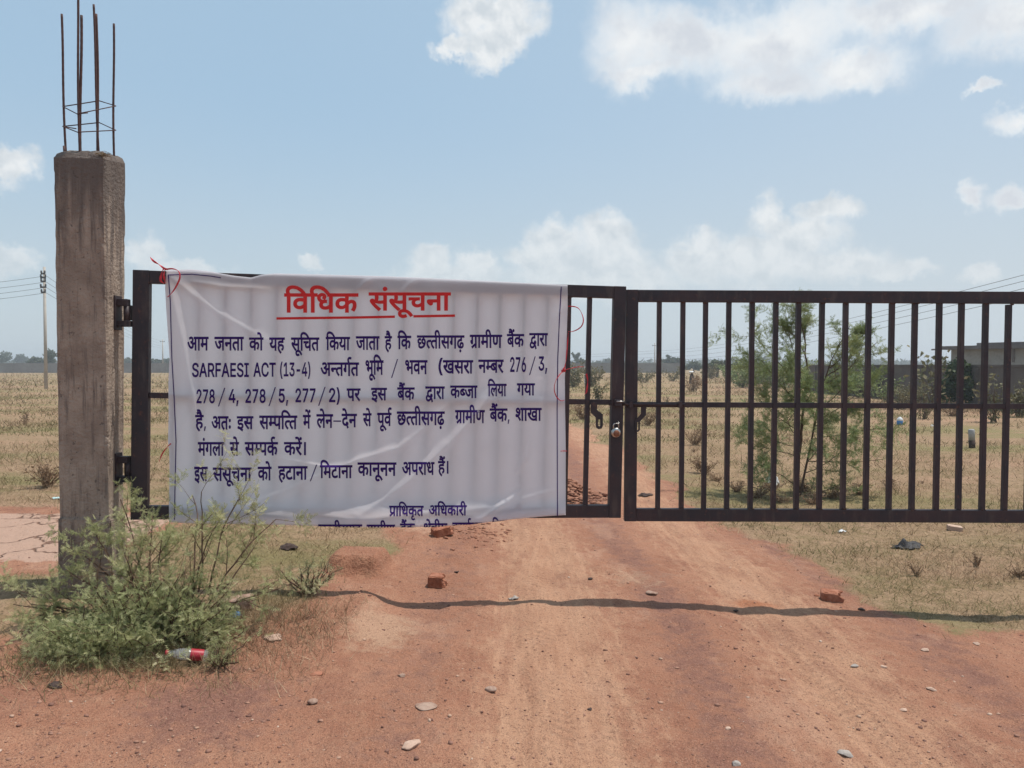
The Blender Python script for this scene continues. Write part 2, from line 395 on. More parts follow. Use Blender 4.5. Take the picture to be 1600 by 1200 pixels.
M['blue'] = noisy('blue_plastic', (.03, .16, .42), (.05, .24, .52), 12, .45, .4, .002, 60)
M['redlabel'] = noisy('red_label', (.30, .012, .025), (.40, .022, .04), 30, .45, .4, 0)
M['ink_dark'] = noisy('label_ink', (.10, .10, .22), (.14, .13, .25), 30, .6, .3, 0)
M['pipe'] = noisy('grey_pipe', (.26, .25, .25), (.36, .35, .34), 8, .6, .35, .001, 60)
M['dark'] = noisy('dark_stain', (.05, .035, .03), (.075, .05, .045), 8, .85, .2, .002, 60)
M['soil'] = noisy('red_soil', (.25, .115, .078), (.37, .19, .125), 9, .95, .1, .01, 50)
M['bush'] = leaf_mat('acacia_leaf', [(0, (.20, .225, .10)), (.35, (.35, .38, .175)), (.7, (.50, .50, .27)), (1, (.66, .60, .40))], .5, 4)
M['shrub'] = leaf_mat('shrub_leaf', [(0, (.12, .165, .06)), (.4, (.20, .25, .095)), (.75, (.30, .33, .145)), (1, (.43, .42, .22))], .3, 3)
M['darkleaf'] = leaf_mat('broad_leaf', [(0, (.016, .032, .012)), (.5, (.04, .065, .022)), (.85, (.08, .115, .038)), (1, (.13, .165, .06))], .2, 3)
M['fartree'] = leaf_mat('far_foliage', [(0, (.045, .06, .034)), (.5, (.075, .095, .05)), (1, (.13, .15, .075))], .2, .3)
M['weed'] = leaf_mat('field_weed', [(0, (.09, .09, .042)), (.5, (.16, .145, .07)), (1, (.29, .23, .13))], .2, 1)
M['dryweed'] = leaf_mat('dead_weed', [(0, (.19, .115, .07)), (.5, (.29, .19, .115)), (1, (.42, .295, .185))], .15, 2)
def straw_mat():
    m, kk = material('straw', .8, .15)
    n = kk.noise(kk.pos, .55, 4, .6); nn = kk.noise(kk.pos, 2.4, 3, .6)
    dry = kk.ramp(kk.rand, [(0, (.08, .048, .028)), (.3, (.26, .165, .10)), (.75, (.43, .295, .19)), (1, (.56, .42, .28))])
    grn = kk.ramp(kk.rand, [(0, (.075, .082, .030)), (.5, (.15, .145, .058)), (1, (.30, .255, .12))])
    f = kk.math('ADD', kk.math('MULTIPLY', kk.step(n, .42, .58), .70), kk.math('MULTIPLY', kk.step(nn, .48, .62), .34))
    c = kk.mix(f, dry, grn)
    wide = kk.noise(kk.vec('MULTIPLY', kk.pos, (.6, 1, 1)), .16, 5, .65); wide2 = kk.noise(kk.vec('MULTIPLY', kk.pos, (.5, 1, 1)), .33, 5, .65)
    c = kk.mix(kk.math('MULTIPLY', kk.step(wide, .50, .60), .55), c, grn)
    c = kk.mix(kk.math('MULTIPLY', kk.step(wide2, .53, .64), .7), c, kk.mix(kk.rand, (.13, .07, .042), (.32, .195, .12)))
    kk.put(kk.b.inputs['Base Color'], c)
    t = kk.add('ShaderNodeBsdfTranslucent'); kk.put(t.inputs[0], c)
    mx = kk.add('ShaderNodeMixShader'); mx.inputs[0].default_value = .25
    kk.link(kk.b.outputs[0], mx.inputs[1]); kk.link(t.outputs[0], mx.inputs[2]); kk.link(mx.outputs[0], kk.tree.nodes['Material Output'].inputs[0])
    return m
M['straw'] = straw_mat()
def cloth_mat(name, c, trans, dirt=True):
    m, kk = material(name, .55, .3)
    if dirt:
        n = kk.noise(kk.pos, 3, 4, .6)
        cc = kk.mix(kk.math('MULTIPLY', kk.step(n, .45, .75), .25), c, tuple(v * .86 for v in c))
    else: cc = c + (1,)
    kk.put(kk.b.inputs['Base Color'], cc)
    t = kk.add('ShaderNodeBsdfTranslucent'); kk.put(t.inputs[0], cc)
    mx = kk.add('ShaderNodeMixShader'); mx.inputs[0].default_value = trans
    kk.link(kk.b.outputs[0], mx.inputs[1]); kk.link(t.outputs[0], mx.inputs[2]); kk.link(mx.outputs[0], kk.tree.nodes['Material Output'].inputs[0])
    return m
M['cloth'] = cloth_mat('white_flex_cloth', (.92, .90, .94), .60)
M['redink'] = cloth_mat('red_print', (.62, .035, .035), .15, False)
M['purpleink'] = cloth_mat('purple_print', (.035, .012, .12), .08, False)
for q_ in ('redink', 'purpleink'): M[q_].node_tree.nodes['Principled BSDF'].inputs['Specular IOR Level'].default_value = .08; M[q_].node_tree.nodes['Principled BSDF'].inputs['Roughness'].default_value = .8
def clear_plastic():
    m, kk = material('clear_plastic', .12, .5)
    kk.b.inputs['Base Color'].default_value = (.8, .8, .8, 1)
    t = kk.add('ShaderNodeBsdfTransparent'); t.inputs[0].default_value = (.86, .88, .88, 1)
    mx = kk.add('ShaderNodeMixShader'); mx.inputs[0].default_value = .80
    kk.link(kk.b.outputs[0], mx.inputs[1]); kk.link(t.outputs[0], mx.inputs[2]); kk.link(mx.outputs[0], kk.tree.nodes['Material Output'].inputs[0])
    return m
M['clear'] = clear_plastic()
M['gravel'] = None
def gravel_mat():
    m, kk = material('gravel_chips', .9, .2)
    c = kk.ramp(kk.rand, [(0, (.12, .06, .048)), (.4, (.25, .13, .095)), (.8, (.36, .20, .14)), (.96, (.44, .29, .21)), (1, (.52, .40, .32))])
    kk.put(kk.b.inputs['Base Color'], c); return m
M['gravel'] = gravel_mat()

# ------------------------------------------------------------------ ground
def axis(lo, hi, step0, g, lim_lo, lim_hi):
    a = list(np.arange(lo, hi, step0)); s = step0
    while a[-1] < lim_hi: s *= g; a.append(a[-1] + s)
    s = step0; b = []
    x = lo
    while x > lim_lo: s *= g; x -= s; b.append(x)
    return np.array(b[::-1] + a)
gx = axis(-3.6, 3.9, .026, 1.09, -1500, 1500); gy = axis(2.2, 8.5, .024, 1.035, -60, 2500)
X, Y = np.meshgrid(gx, gy); x = X.ravel(); y = Y.ravel()
z = height(x, y)
nx, ny = len(gx), len(gy)
i = np.arange(ny - 1)[:, None] * nx; j = np.arange(nx - 1)[None, :]
Q = np.stack([i + j, i + j + 1, i + nx + j + 1, i + nx + j], -1).reshape(-1, 4)
ground = structure(mesh_obj('ground', np.stack([x, y, z], 1), Q, M['ground'], smooth=True))
dm = dirt_mask(x, y); nn = fbm(x * .9 + 40, y * .9, 4)
wv = .06 * np.sin(y * .9) + nn * .25
attrs = {'grass': 1 - dm,
         'tan': np.maximum(np.exp(-((x - .2 + wv) / .40) ** 2), .85 * np.exp(-((x - 1.62 + wv) / .38) ** 2)) * sst(2.0, 3.2, y + .4),
         'purple': np.maximum.reduce([np.exp(-((x - .92 + wv) / .28) ** 2) * .62, .55 * np.exp(-((x - 2.35 + wv) / .35) ** 2), .45 * np.exp(-((x + .5 + wv) / .32) ** 2), .7 * np.exp(-((x + 1.3) / .5) ** 2 - ((y - 3.3) / .5) ** 2)]),
         'pale': np.maximum.reduce([1.0 * np.exp(-((x + .74) / .22) ** 2 - ((y - 4.25) / .35) ** 2), .8 * np.exp(-((x + .8) / .3) ** 2 - ((y - 7.2) / .6) ** 2), .55 * np.exp(-((x - .9) / .35) ** 2 - ((y - 5.6) / .4) ** 2)]),
         'brick': np.exp(-((x - 1.62) / .2) ** 2 - ((y - 5.08) / .12) ** 2),
         'slab': sst(-2.85, -3.1, x + nn * .3) * sst(5.35, 5.6, y + nn * .3) * sst(7.3, 6.9, y + nn * .5)}
for nme, v in attrs.items():
    a = ground.data.attributes.new(nme, 'FLOAT', 'POINT'); a.data.foreach_set('value', np.clip(v, 0, 1).astype(np.float32))

# ------------------------------------------------------------------ gate leaves
class LeafFrame:
    def __init__(s, tl, tr, bl):
        s.o = bl; s.u = (tr - tl); s.w = np.linalg.norm(s.u); s.u = s.u / s.w
        up = tl - bl; s.h = np.linalg.norm(up - s.u * np.dot(up, s.u)); v = up - s.u * np.dot(up, s.u); s.v = v / np.linalg.norm(v)
        s.n = np.cross(s.v, s.u); s.n = s.n / np.linalg.norm(s.n)
        if s.n[1] < 0: s.n = -s.n          # n points away from the viewer
    def matrix(s):
        m = Matrix.Identity(4)
        for r in range(3):
            m[r][0], m[r][1], m[r][2], m[r][3] = s.u[r], s.n[r], s.v[r], s.o[r]
        return m
    def hit(s, px, py, off=0.0):
        r = ray(px, py); o = s.o + s.n * off
        return CAM + r * (np.dot(o - CAM, s.n) / np.dot(r, s.n))
    def loc(s, px, py):
        q = s.hit(px, py) - s.o; return np.dot(q, s.u), np.dot(q, s.v)
A = np.array([-2.29, 4.63]); B = np.array([.73, 5.0])
nrm = np.array([-(B - A)[1], (B - A)[0], 0.0]); nrm /= np.linalg.norm(nrm); A3 = np.array([A[0], A[1], 0.0])
def LP(px, py):
    r = ray(px, py); return CAM + r * (np.dot(A3 - CAM, nrm) / np.dot(r, nrm))
LF = LeafFrame(LP(206, 422), LP(974, 448), LP(206, 811))
RF = LeafFrame(P(975, 453, 5.02), P(1600, 456, 5.02), P(975, 813.5, 5.02))
RF.w = 2.98
bm = bmesh.new(); bmesh.ops.create_icosphere(bm, subdivisions=1, radius=1); bead_points = np.array([v.co[:] for v in bm.verts]); bead_faces = np.array([[v.index for v in f.verts] for f in bm.faces]); bm.free()
M['weld'] = noisy('weld_rust', (.05, .028, .024), (.10, .045, .03), 60, .7, .3, 0)
def gate_leaf(fr, label, bars, mid_px, mirror, hinge_w, meet_w):
    t = thing('gate_leaf', label, 'gate', Matrix(fr.matrix()), group='leaves of the entrance gate')
    Wd, Hh = fr.w, fr.h
    lw, rw = (hinge_w, meet_w) if not mirror else (meet_w, hinge_w)
    d_ = .026; b_ = .0035
    box('stile', (0, lw, -d_, d_, 0, Hh), M['gate'], t, b_); box('stile', (Wd - rw, Wd, -d_, d_, 0, Hh), M['gate'], t, b_)
    rh = .078
    box('top_rail', (lw + .001, Wd - rw - .001, -d_ + .001, d_ - .001, Hh - rh, Hh - .001), M['gate'], t, b_)
    box('bottom_rail', (lw + .001, Wd - rw - .001, -d_ + .001, d_ - .001, .001, rh + .004), M['gate'], t, b_)
    mz = fr.loc(*mid_px)[1]
    box('middle_rail', (lw + .001, Wd - rw - .001, -.012, .012, mz - .017, mz + .017), M['gate'], t, .002)
    weld = []
    for bx in bars:
        box('bar', (bx - .0145, bx + .0145, -.0165, .0165, rh + .003, Hh - rh - .001), M['gate'], t, .002).rotation_euler = (0, rng.normal(0, .0012), 0)
        weld.append((bx, Hh - rh)); weld.append((bx, rh + .003))
    WV = []; WF = []; o_ = 0
    for bx, wz in weld:
        for q_ in range(5):
            sc_ = rng.uniform(.004, .0075); c_ = np.array([bx + rng.uniform(-.018, .018), -.017 - rng.uniform(0, .004), wz + rng.normal(0, .003)])
            WV.append(bead_points * sc_ * np.array([1.3, .8, 1]) + c_); WF.append(bead_faces + o_); o_ += len(bead_points)
    wb_ = mesh_obj('weld_beads', np.concatenate(WV), np.concatenate(WF), M['weld'], t); wb_['kind'] = 'stuff'
    return t, mz
lbars = [LF.loc(px, 620)[0] for px in (273, 312, 352.6, 393, 432.5, 472.7, 512.5, 551, 590, 629, 667.5, 706, 742.7, 778, 815, 851, 886, 918)]
rb0 = [1029, 1066, 1101, 1137, 1174, 1210, 1246, 1282, 1319, 1355, 1391, 1427, 1465, 1500, 1537, 1572, 1608, 1644, 1680, 1716]
rbars = [RF.loc(px, 632)[0] for px in rb0]; rbars = [b for b in rbars if b < RF.w - .12]
leafL, midL = gate_leaf(LF, 'dark barred gate leaf mostly covered by the white banner, hinged to the concrete pillar', lbars, (920, 628), False, .095, .080)
leafR, midR = gate_leaf(RF, 'dark barred gate leaf without a banner, bare bars showing the field and shrub behind', rbars, (1200, 633), True, .095, .078)
def in_leaf(fr, px, py): return fr.loc(px, py)
# dropped hasps with slots
def hasp(fr, parent, pts, slot, y0):
    bm = bmesh.new()
    th = .006
    outer = [fr.loc(*p) for p in pts]; inner = [fr.loc(*p) for p in slot]
    cu = bpy.data.curves.new('c', 'CURVE'); cu.dimensions = '2D'; cu.fill_mode = 'BOTH'
    for poly in (outer, inner):
        s = cu.splines.new('POLY'); s.points.add(len(poly) - 1); s.use_cyclic_u = True
        for q, (a, b) in zip(s.points, poly): q.co = (a, b, 0, 1)
    cu.extrude = th / 2
    o = bpy.data.objects.new('c', cu); COL.objects.link(o); bpy.context.view_layer.update()
    me = bpy.data.meshes.new_from_object(o.evaluated_get(bpy.context.evaluated_depsgraph_get()))
    bpy.data.objects.remove(o); bpy.data.curves.remove(cu)
    me.name = 'hasp'
    for v in me.vertices: v.co = Vector((v.co.x, y0 + v.co.z, v.co.y))
    me.materials.clear(); me.materials.append(M['gate'])
    h = bpy.data.objects.new('hasp', me); COL.objects.link(h); h.parent = parent
    return h
hasp(LF, leafL, [(921, 628), (931, 628), (931, 640), (940, 647), (940, 665), (938, 669), (933.5, 670), (930, 668), (929, 664), (929, 652), (921.5, 644)],
     [(932.5, 655), (936, 655), (936, 664), (934.5, 666), (932.5, 664)], -.032)
hasp(RF, leafR, [(1000, 632), (1008, 632), (1008, 648), (998.5, 658), (998.5, 671), (996, 674), (992.5, 674), (991, 671), (991, 656), (1000, 646)],
     [(993.8, 659), (996, 659), (996, 670), (994.8, 672), (993.8, 670)], -.034)
# sliding bolt carried by the right leaf, guide on the left leaf
ux0, uz0 = RF.loc(950, 630.5); ux1, uz1 = RF.loc(1068, 632)
tube_obj('bolt_rod', [(np.array([[ux0, -.045, uz0], [ux1, -.045, uz1]]), .011)], M['gate'], leafR, 10)
for px in (984, 1060):
    gx_, gz_ = RF.loc(px, 631.5)
    box('bolt_guide', (gx_ - .012, gx_ + .012, -.060, -.0265, gz_ - .02, gz_ + .02), M['gate'], leafR, .003)
gx_, gz_ = LF.loc(963, 627)
box('bolt_guide', (gx_ - .022, gx_ + .022, -.062, -.0265, gz_ - .03, gz_ + .012), M['gate'], leafL, .003)
tube_obj('worn_pin', [(np.array([LF.loc(959.5, 626.5)[0:1] + (-.064,) + LF.loc(959.5, 626.5)[1:], LF.loc(972, 626.8)[0:1] + (-.064,) + LF.loc(972, 626.8)[1:]]), .005)], M['steel'], leafL, 8)
# staple on the stile that carries the padlock
sx, sz = LF.loc(963.5, 661)
a_ = np.linspace(0, math.pi, 9)
tube_obj('lock_staple', [(np.stack([np.full(9, sx), -.026 - .03 * np.sin(a_), sz + .013 * np.cos(a_)], 1), .0035)], M['steel'], leafL, 8)
# padlock
lk = thing('padlock', 'small round brown padlock hanging on the meeting stile of the gate', 'padlock', Matrix.Translation(Vector(LF.hit(962.5, 676, -.052))) @ Matrix.Rotation(math.atan2((B - A)[1], (B - A)[0]), 4, 'Z'))
bm = bmesh.new()
prof = [(.0, -.012), (.024, -.012), (.029, -.008), (.030, 0), (.029, .008), (.024, .012), (0, .012)]
def disc(profile, seg=28):
    V = []; Fc = []
    for r, yy in profile:
        for i_ in range(seg):
            a = 2 * math.pi * i_ / seg; V.append((r * math.cos(a), yy, r * math.sin(a) * 1.05))
    for j_ in range(len(profile) - 1):
        for i_ in range(seg): Fc.append((j_ * seg + i_, (j_ + 1) * seg + i_, (j_ + 1) * seg + (i_ + 1) % seg, j_ * seg + (i_ + 1) % seg))
    return V, Fc
V, Fc = disc([(.001, -.012), (.026, -.012), (.030, -.006), (.030, .006), (.026, .012), (.001, .012)])
mesh_obj('lock_body', V, Fc, M['steel'], lk, True)
V, Fc = disc([(.001, -.0165), (.017, -.0165), (.021, -.0125)])
V = [(vx, vy, vz - .004) for vx, vy, vz in V]
mesh_obj('lock_face', V, Fc, M['brass'], lk, True)
a_ = np.linspace(0, math.pi, 13); hp = [(.017, 0, .02)] + [(.017 * math.cos(t), 0, .046 + .014 * math.sin(t)) for t in a_] + [(-.017, 0, .02)]
tube_obj('shackle', [(np.array(hp), .004)], M['steel'], lk, 8)

# ------------------------------------------------------------------ banner
XP = np.array
top_k = XP([(258, 424), (262, 424), (300, 423), (330, 426.5), (345, 429.5), (365, 433), (392, 436), (408, 431.5), (430, 429.3), (480, 430.5), (520, 431.5), (600, 433.5), (700, 438), (800, 443), (888, 447.5)], float)
bot_k = XP([(258, 816), (300, 818), (400, 819.5), (470, 821.5), (530, 823.5), (600, 824.5), (680, 823.5), (740, 819), (800, 812), (850, 807.5), (888, 805)], float)
lef_k = XP([(422, 260), (450, 258), (480, 259.5), (560, 265), (600, 263), (650, 263.5), (690, 262.5), (705, 264.5), (740, 265), (780, 264), (826, 264)], float)
rig_k = XP([(440, 887), (480, 887), (560, 884.5), (590, 882.5), (640, 883), (700, 884), (830, 884)], float)
yt = lambda a: np.interp(a, top_k[:, 0], top_k[:, 1]); yb = lambda a: np.interp(a, bot_k[:, 0], bot_k[:, 1])
xl = lambda b: np.interp(b, lef_k[:, 0], lef_k[:, 1]); xr = lambda b: np.interp(b, rig_k[:, 0], rig_k[:, 1])
# (polyline, amplitude m, half width px, asymmetry): folds in the cloth
FOLDS = [([(560, 806), (634, 757), (704, 691), (740, 653), (764, 621), (775, 600)], .030, 9, 1.6),
         ([(384, 791), (440, 768), (495, 744), (560, 719), (624, 700), (666, 666), (700, 630)], .024, 8, 1.6),
         ([(430, 714), (470, 722), (500, 728), (530, 735)], .014, 6, 1.0),
         ([(262, 428), (300, 460), (345, 492), (395, 520), (440, 545)], .013, 7, 1.5),
         ([(300, 440), (350, 448), (420, 452)], .008, 5, 1.0),
         ([(262, 432), (282, 520), (305, 640), (318, 690)], .018, 9, 1.4),
         ([(268, 690), (300, 640), (312, 600)], .012, 9, 1.2),
         ([(300, 640), (318, 700), (345, 715), (380, 730)], .008, 6, 1.2),
         ([(751, 812), (790, 785), (815, 766)], .018, 6, 1.2), ([(805, 737), (822, 715), (829, 690)], .008, 5, 1.0),
         ([(560, 452), (572, 440), (585, 434)], .010, 4, 1.0), ([(628, 458), (640, 444), (650, 437)], .010, 4, 1.0),
         ([(884, 470), (868, 500), (850, 550)], .012, 8, 1.2),
         ([(870, 520), (850, 620), (845, 700)], .006, 8, 1.0),
         ([(470, 800), (560, 812), (680, 800), (740, 806)], .010, 8, 1.3),
         ([(262, 815), (320, 795), (380, 800), (460, 808)], .010, 10, 1.2),
         ([(262, 770), (320, 782), (400, 790)], .012, 9, 1.2),
         ([(700, 800), (780, 790), (850, 770), (884, 762)], .012, 9, 1.2)]
def disp(px, py):
    """how far the cloth stands off the bars towards the viewer, in metres"""
    px = np.asarray(px, float); py = np.asarray(py, float)
    v = (py - 425) / 395.0
    r = .006 + .006 * np.sin(v * 3.1) + .018 * sst(.5, .95, v) * np.exp(-((px - 600) / 230) ** 2)
    r = r + .038 * sst(.88, 1.02, v) * np.exp(-((px - 610) / 170) ** 2) + .012 * sst(.86, 1.0, v)
    r = r + .010 * fbm(px / 95.0, py / 70.0, 3) + .005 * fbm(px / 34.0 + 9, py / 24.0, 3)
    r = r + .02 * np.exp(-((px - 262) / 30) ** 2) * np.clip(np.sin(v * 6.2) , -.4, 1)
    for poly, amp, wd, asym in FOLDS:
        q = np.array(poly, float); best = np.full(px.shape, 1e9); side = np.zeros(px.shape); tt = np.zeros(px.shape)
        for i_ in range(len(q) - 1):
            a, b = q[i_], q[i_ + 1]; ab = b - a; L2 = ab @ ab
            t = np.clip(((px - a[0]) * ab[0] + (py - a[1]) * ab[1]) / L2, 0, 1)
            dx = px - a[0] - t * ab[0]; dy = py - a[1] - t * ab[1]; dd = np.hypot(dx, dy)
            m_ = dd < best; best = np.where(m_, dd, best); side = np.where(m_, np.sign(dy), side); tt = np.where(m_, (i_ + t) / (len(q) - 1), tt)
        w_ = np.where(side > 0, wd, wd * asym)
        r = r + amp * np.exp(-(best / (w_ * .8)) ** 1.35) * np.sin(np.pi * np.clip(tt * .9 + .05, 0, 1)) ** .6
    return np.maximum(r, .004)
def cloth_pt(px, py, lift=0.0):
    px = np.asarray(px, float); py = np.asarray(py, float)
    yB = yb(px) - 1.5; yT = yt(px)
    pe = np.clip(py, yT, yB); dd = disp(px, pe) + lift
    rx = (px - 800) / F; u = (600 - pe) / F
    R = np.stack([rx, math.cos(PITCH) + u * math.sin(PITCH), -math.sin(PITCH) + u * math.cos(PITCH)], -1)
    o = LF.o[None] - LF.n[None] * (.028 + dd)[:, None]
    t = ((o - CAM) @ LF.n) / (R @ LF.n)
    p = CAM + R * t[:, None]
    sc = 4.75 / F
    # lower hem tucked under and back, upper edge laid over the rail
    e = np.maximum(py - yB, 0) * sc; r0 = .006 + lift
    a = np.minimum(e / .006, math.pi); rest = np.maximum(e - .006 * math.pi, 0)
    p = p - LF.v[None] * (r0 * np.sin(a))[:, None] + LF.n[None] * ((r0) * (1 - np.cos(a)) )[:, None] + LF.v[None] * rest[:, None]
    e = np.maximum(yT - py, 0) * sc; r1 = .010
    a = np.minimum(e / r1, math.pi / 2); rest = np.maximum(e - r1 * math.pi / 2, 0)
    p = p + LF.v[None] * (r1 * np.sin(a))[:, None] + LF.n[None] * (r1 * (1 - np.cos(a)) + rest)[:, None]
    return p
nu, nv = 250, 190
tv = np.linspace(0, 1, nv); su = np.linspace(0, 1, nu)
SS, TT = np.meshgrid(su, tv)
gpx = 260 + SS * 626; gpy0 = yt(gpx) - 16 + TT * (yb(gpx) + 14 - yt(gpx) + 16)
gpx = xl(gpy0) + SS * (xr(gpy0) - xl(gpy0)); gpy = yt(gpx) - 16 + TT * (yb(gpx) + 14 - yt(gpx) + 16)
pts = cloth_pt(gpx.ravel(), gpy.ravel())
i = np.arange(nv - 1)[:, None] * nu; j = np.arange(nu - 1)[None, :]
Q = np.stack([i + j, i + j + 1, i + nu + j + 1, i + nu + j], -1).reshape(-1, 4)
banner = mesh_obj('banner', pts, Q, M['cloth'], smooth=True)
tag(banner, 'wrinkled white cloth banner with a red heading and purple notice text, tied to the gate', 'banner')
def strip_part(name, pts_px, half, mat):
    q = np.array(pts_px, float); out = []
    for a, b in zip(q[:-1], q[1:]):
        n_ = max(2, int(np.hypot(*(b - a)) / 4)); out += [a + (b - a) * t / n_ for t in range(n_)]
    out.append(q[-1]); q = np.array(out); t = np.gradient(q, axis=0); t /= np.hypot(t[:, 0], t[:, 1])[:, None]
    n_ = np.stack([-t[:, 1], t[:, 0]], 1) * half
    L_, R_ = q + n_, q - n_
    V = np.concatenate([cloth_pt(L_[:, 0], L_[:, 1], .002), cloth_pt(R_[:, 0], R_[:, 1], .002)]); n = len(q)
    Fq = np.array([(a, a + 1, n + a + 1, n + a) for a in range(n - 1)])
    return mesh_obj(name, V, Fq, mat, banner)
strip_part('border_line', [(263, 430), (266, 470), (268.5, 560), (272, 620), (275, 690), (273.5, 760), (272.5, 812)], .8, M['purpleink'])
strip_part('border_line', [(877, 448), (874, 500), (871.5, 560), (870.5, 640), (871, 806)], .8, M['purpleink'])
strip_part('border_line', [(263, 429.5), (300, 428.5), (330, 431.5), (345, 434)], .7, M['purpleink'])
strip_part('heading_underline', [(432, 497.6), (560, 496), (617, 494.8)], 1.9, M['redink'])
strip_part('heading_underline', [(646, 494.2), (711, 493.2)], 1.9, M['redink'])
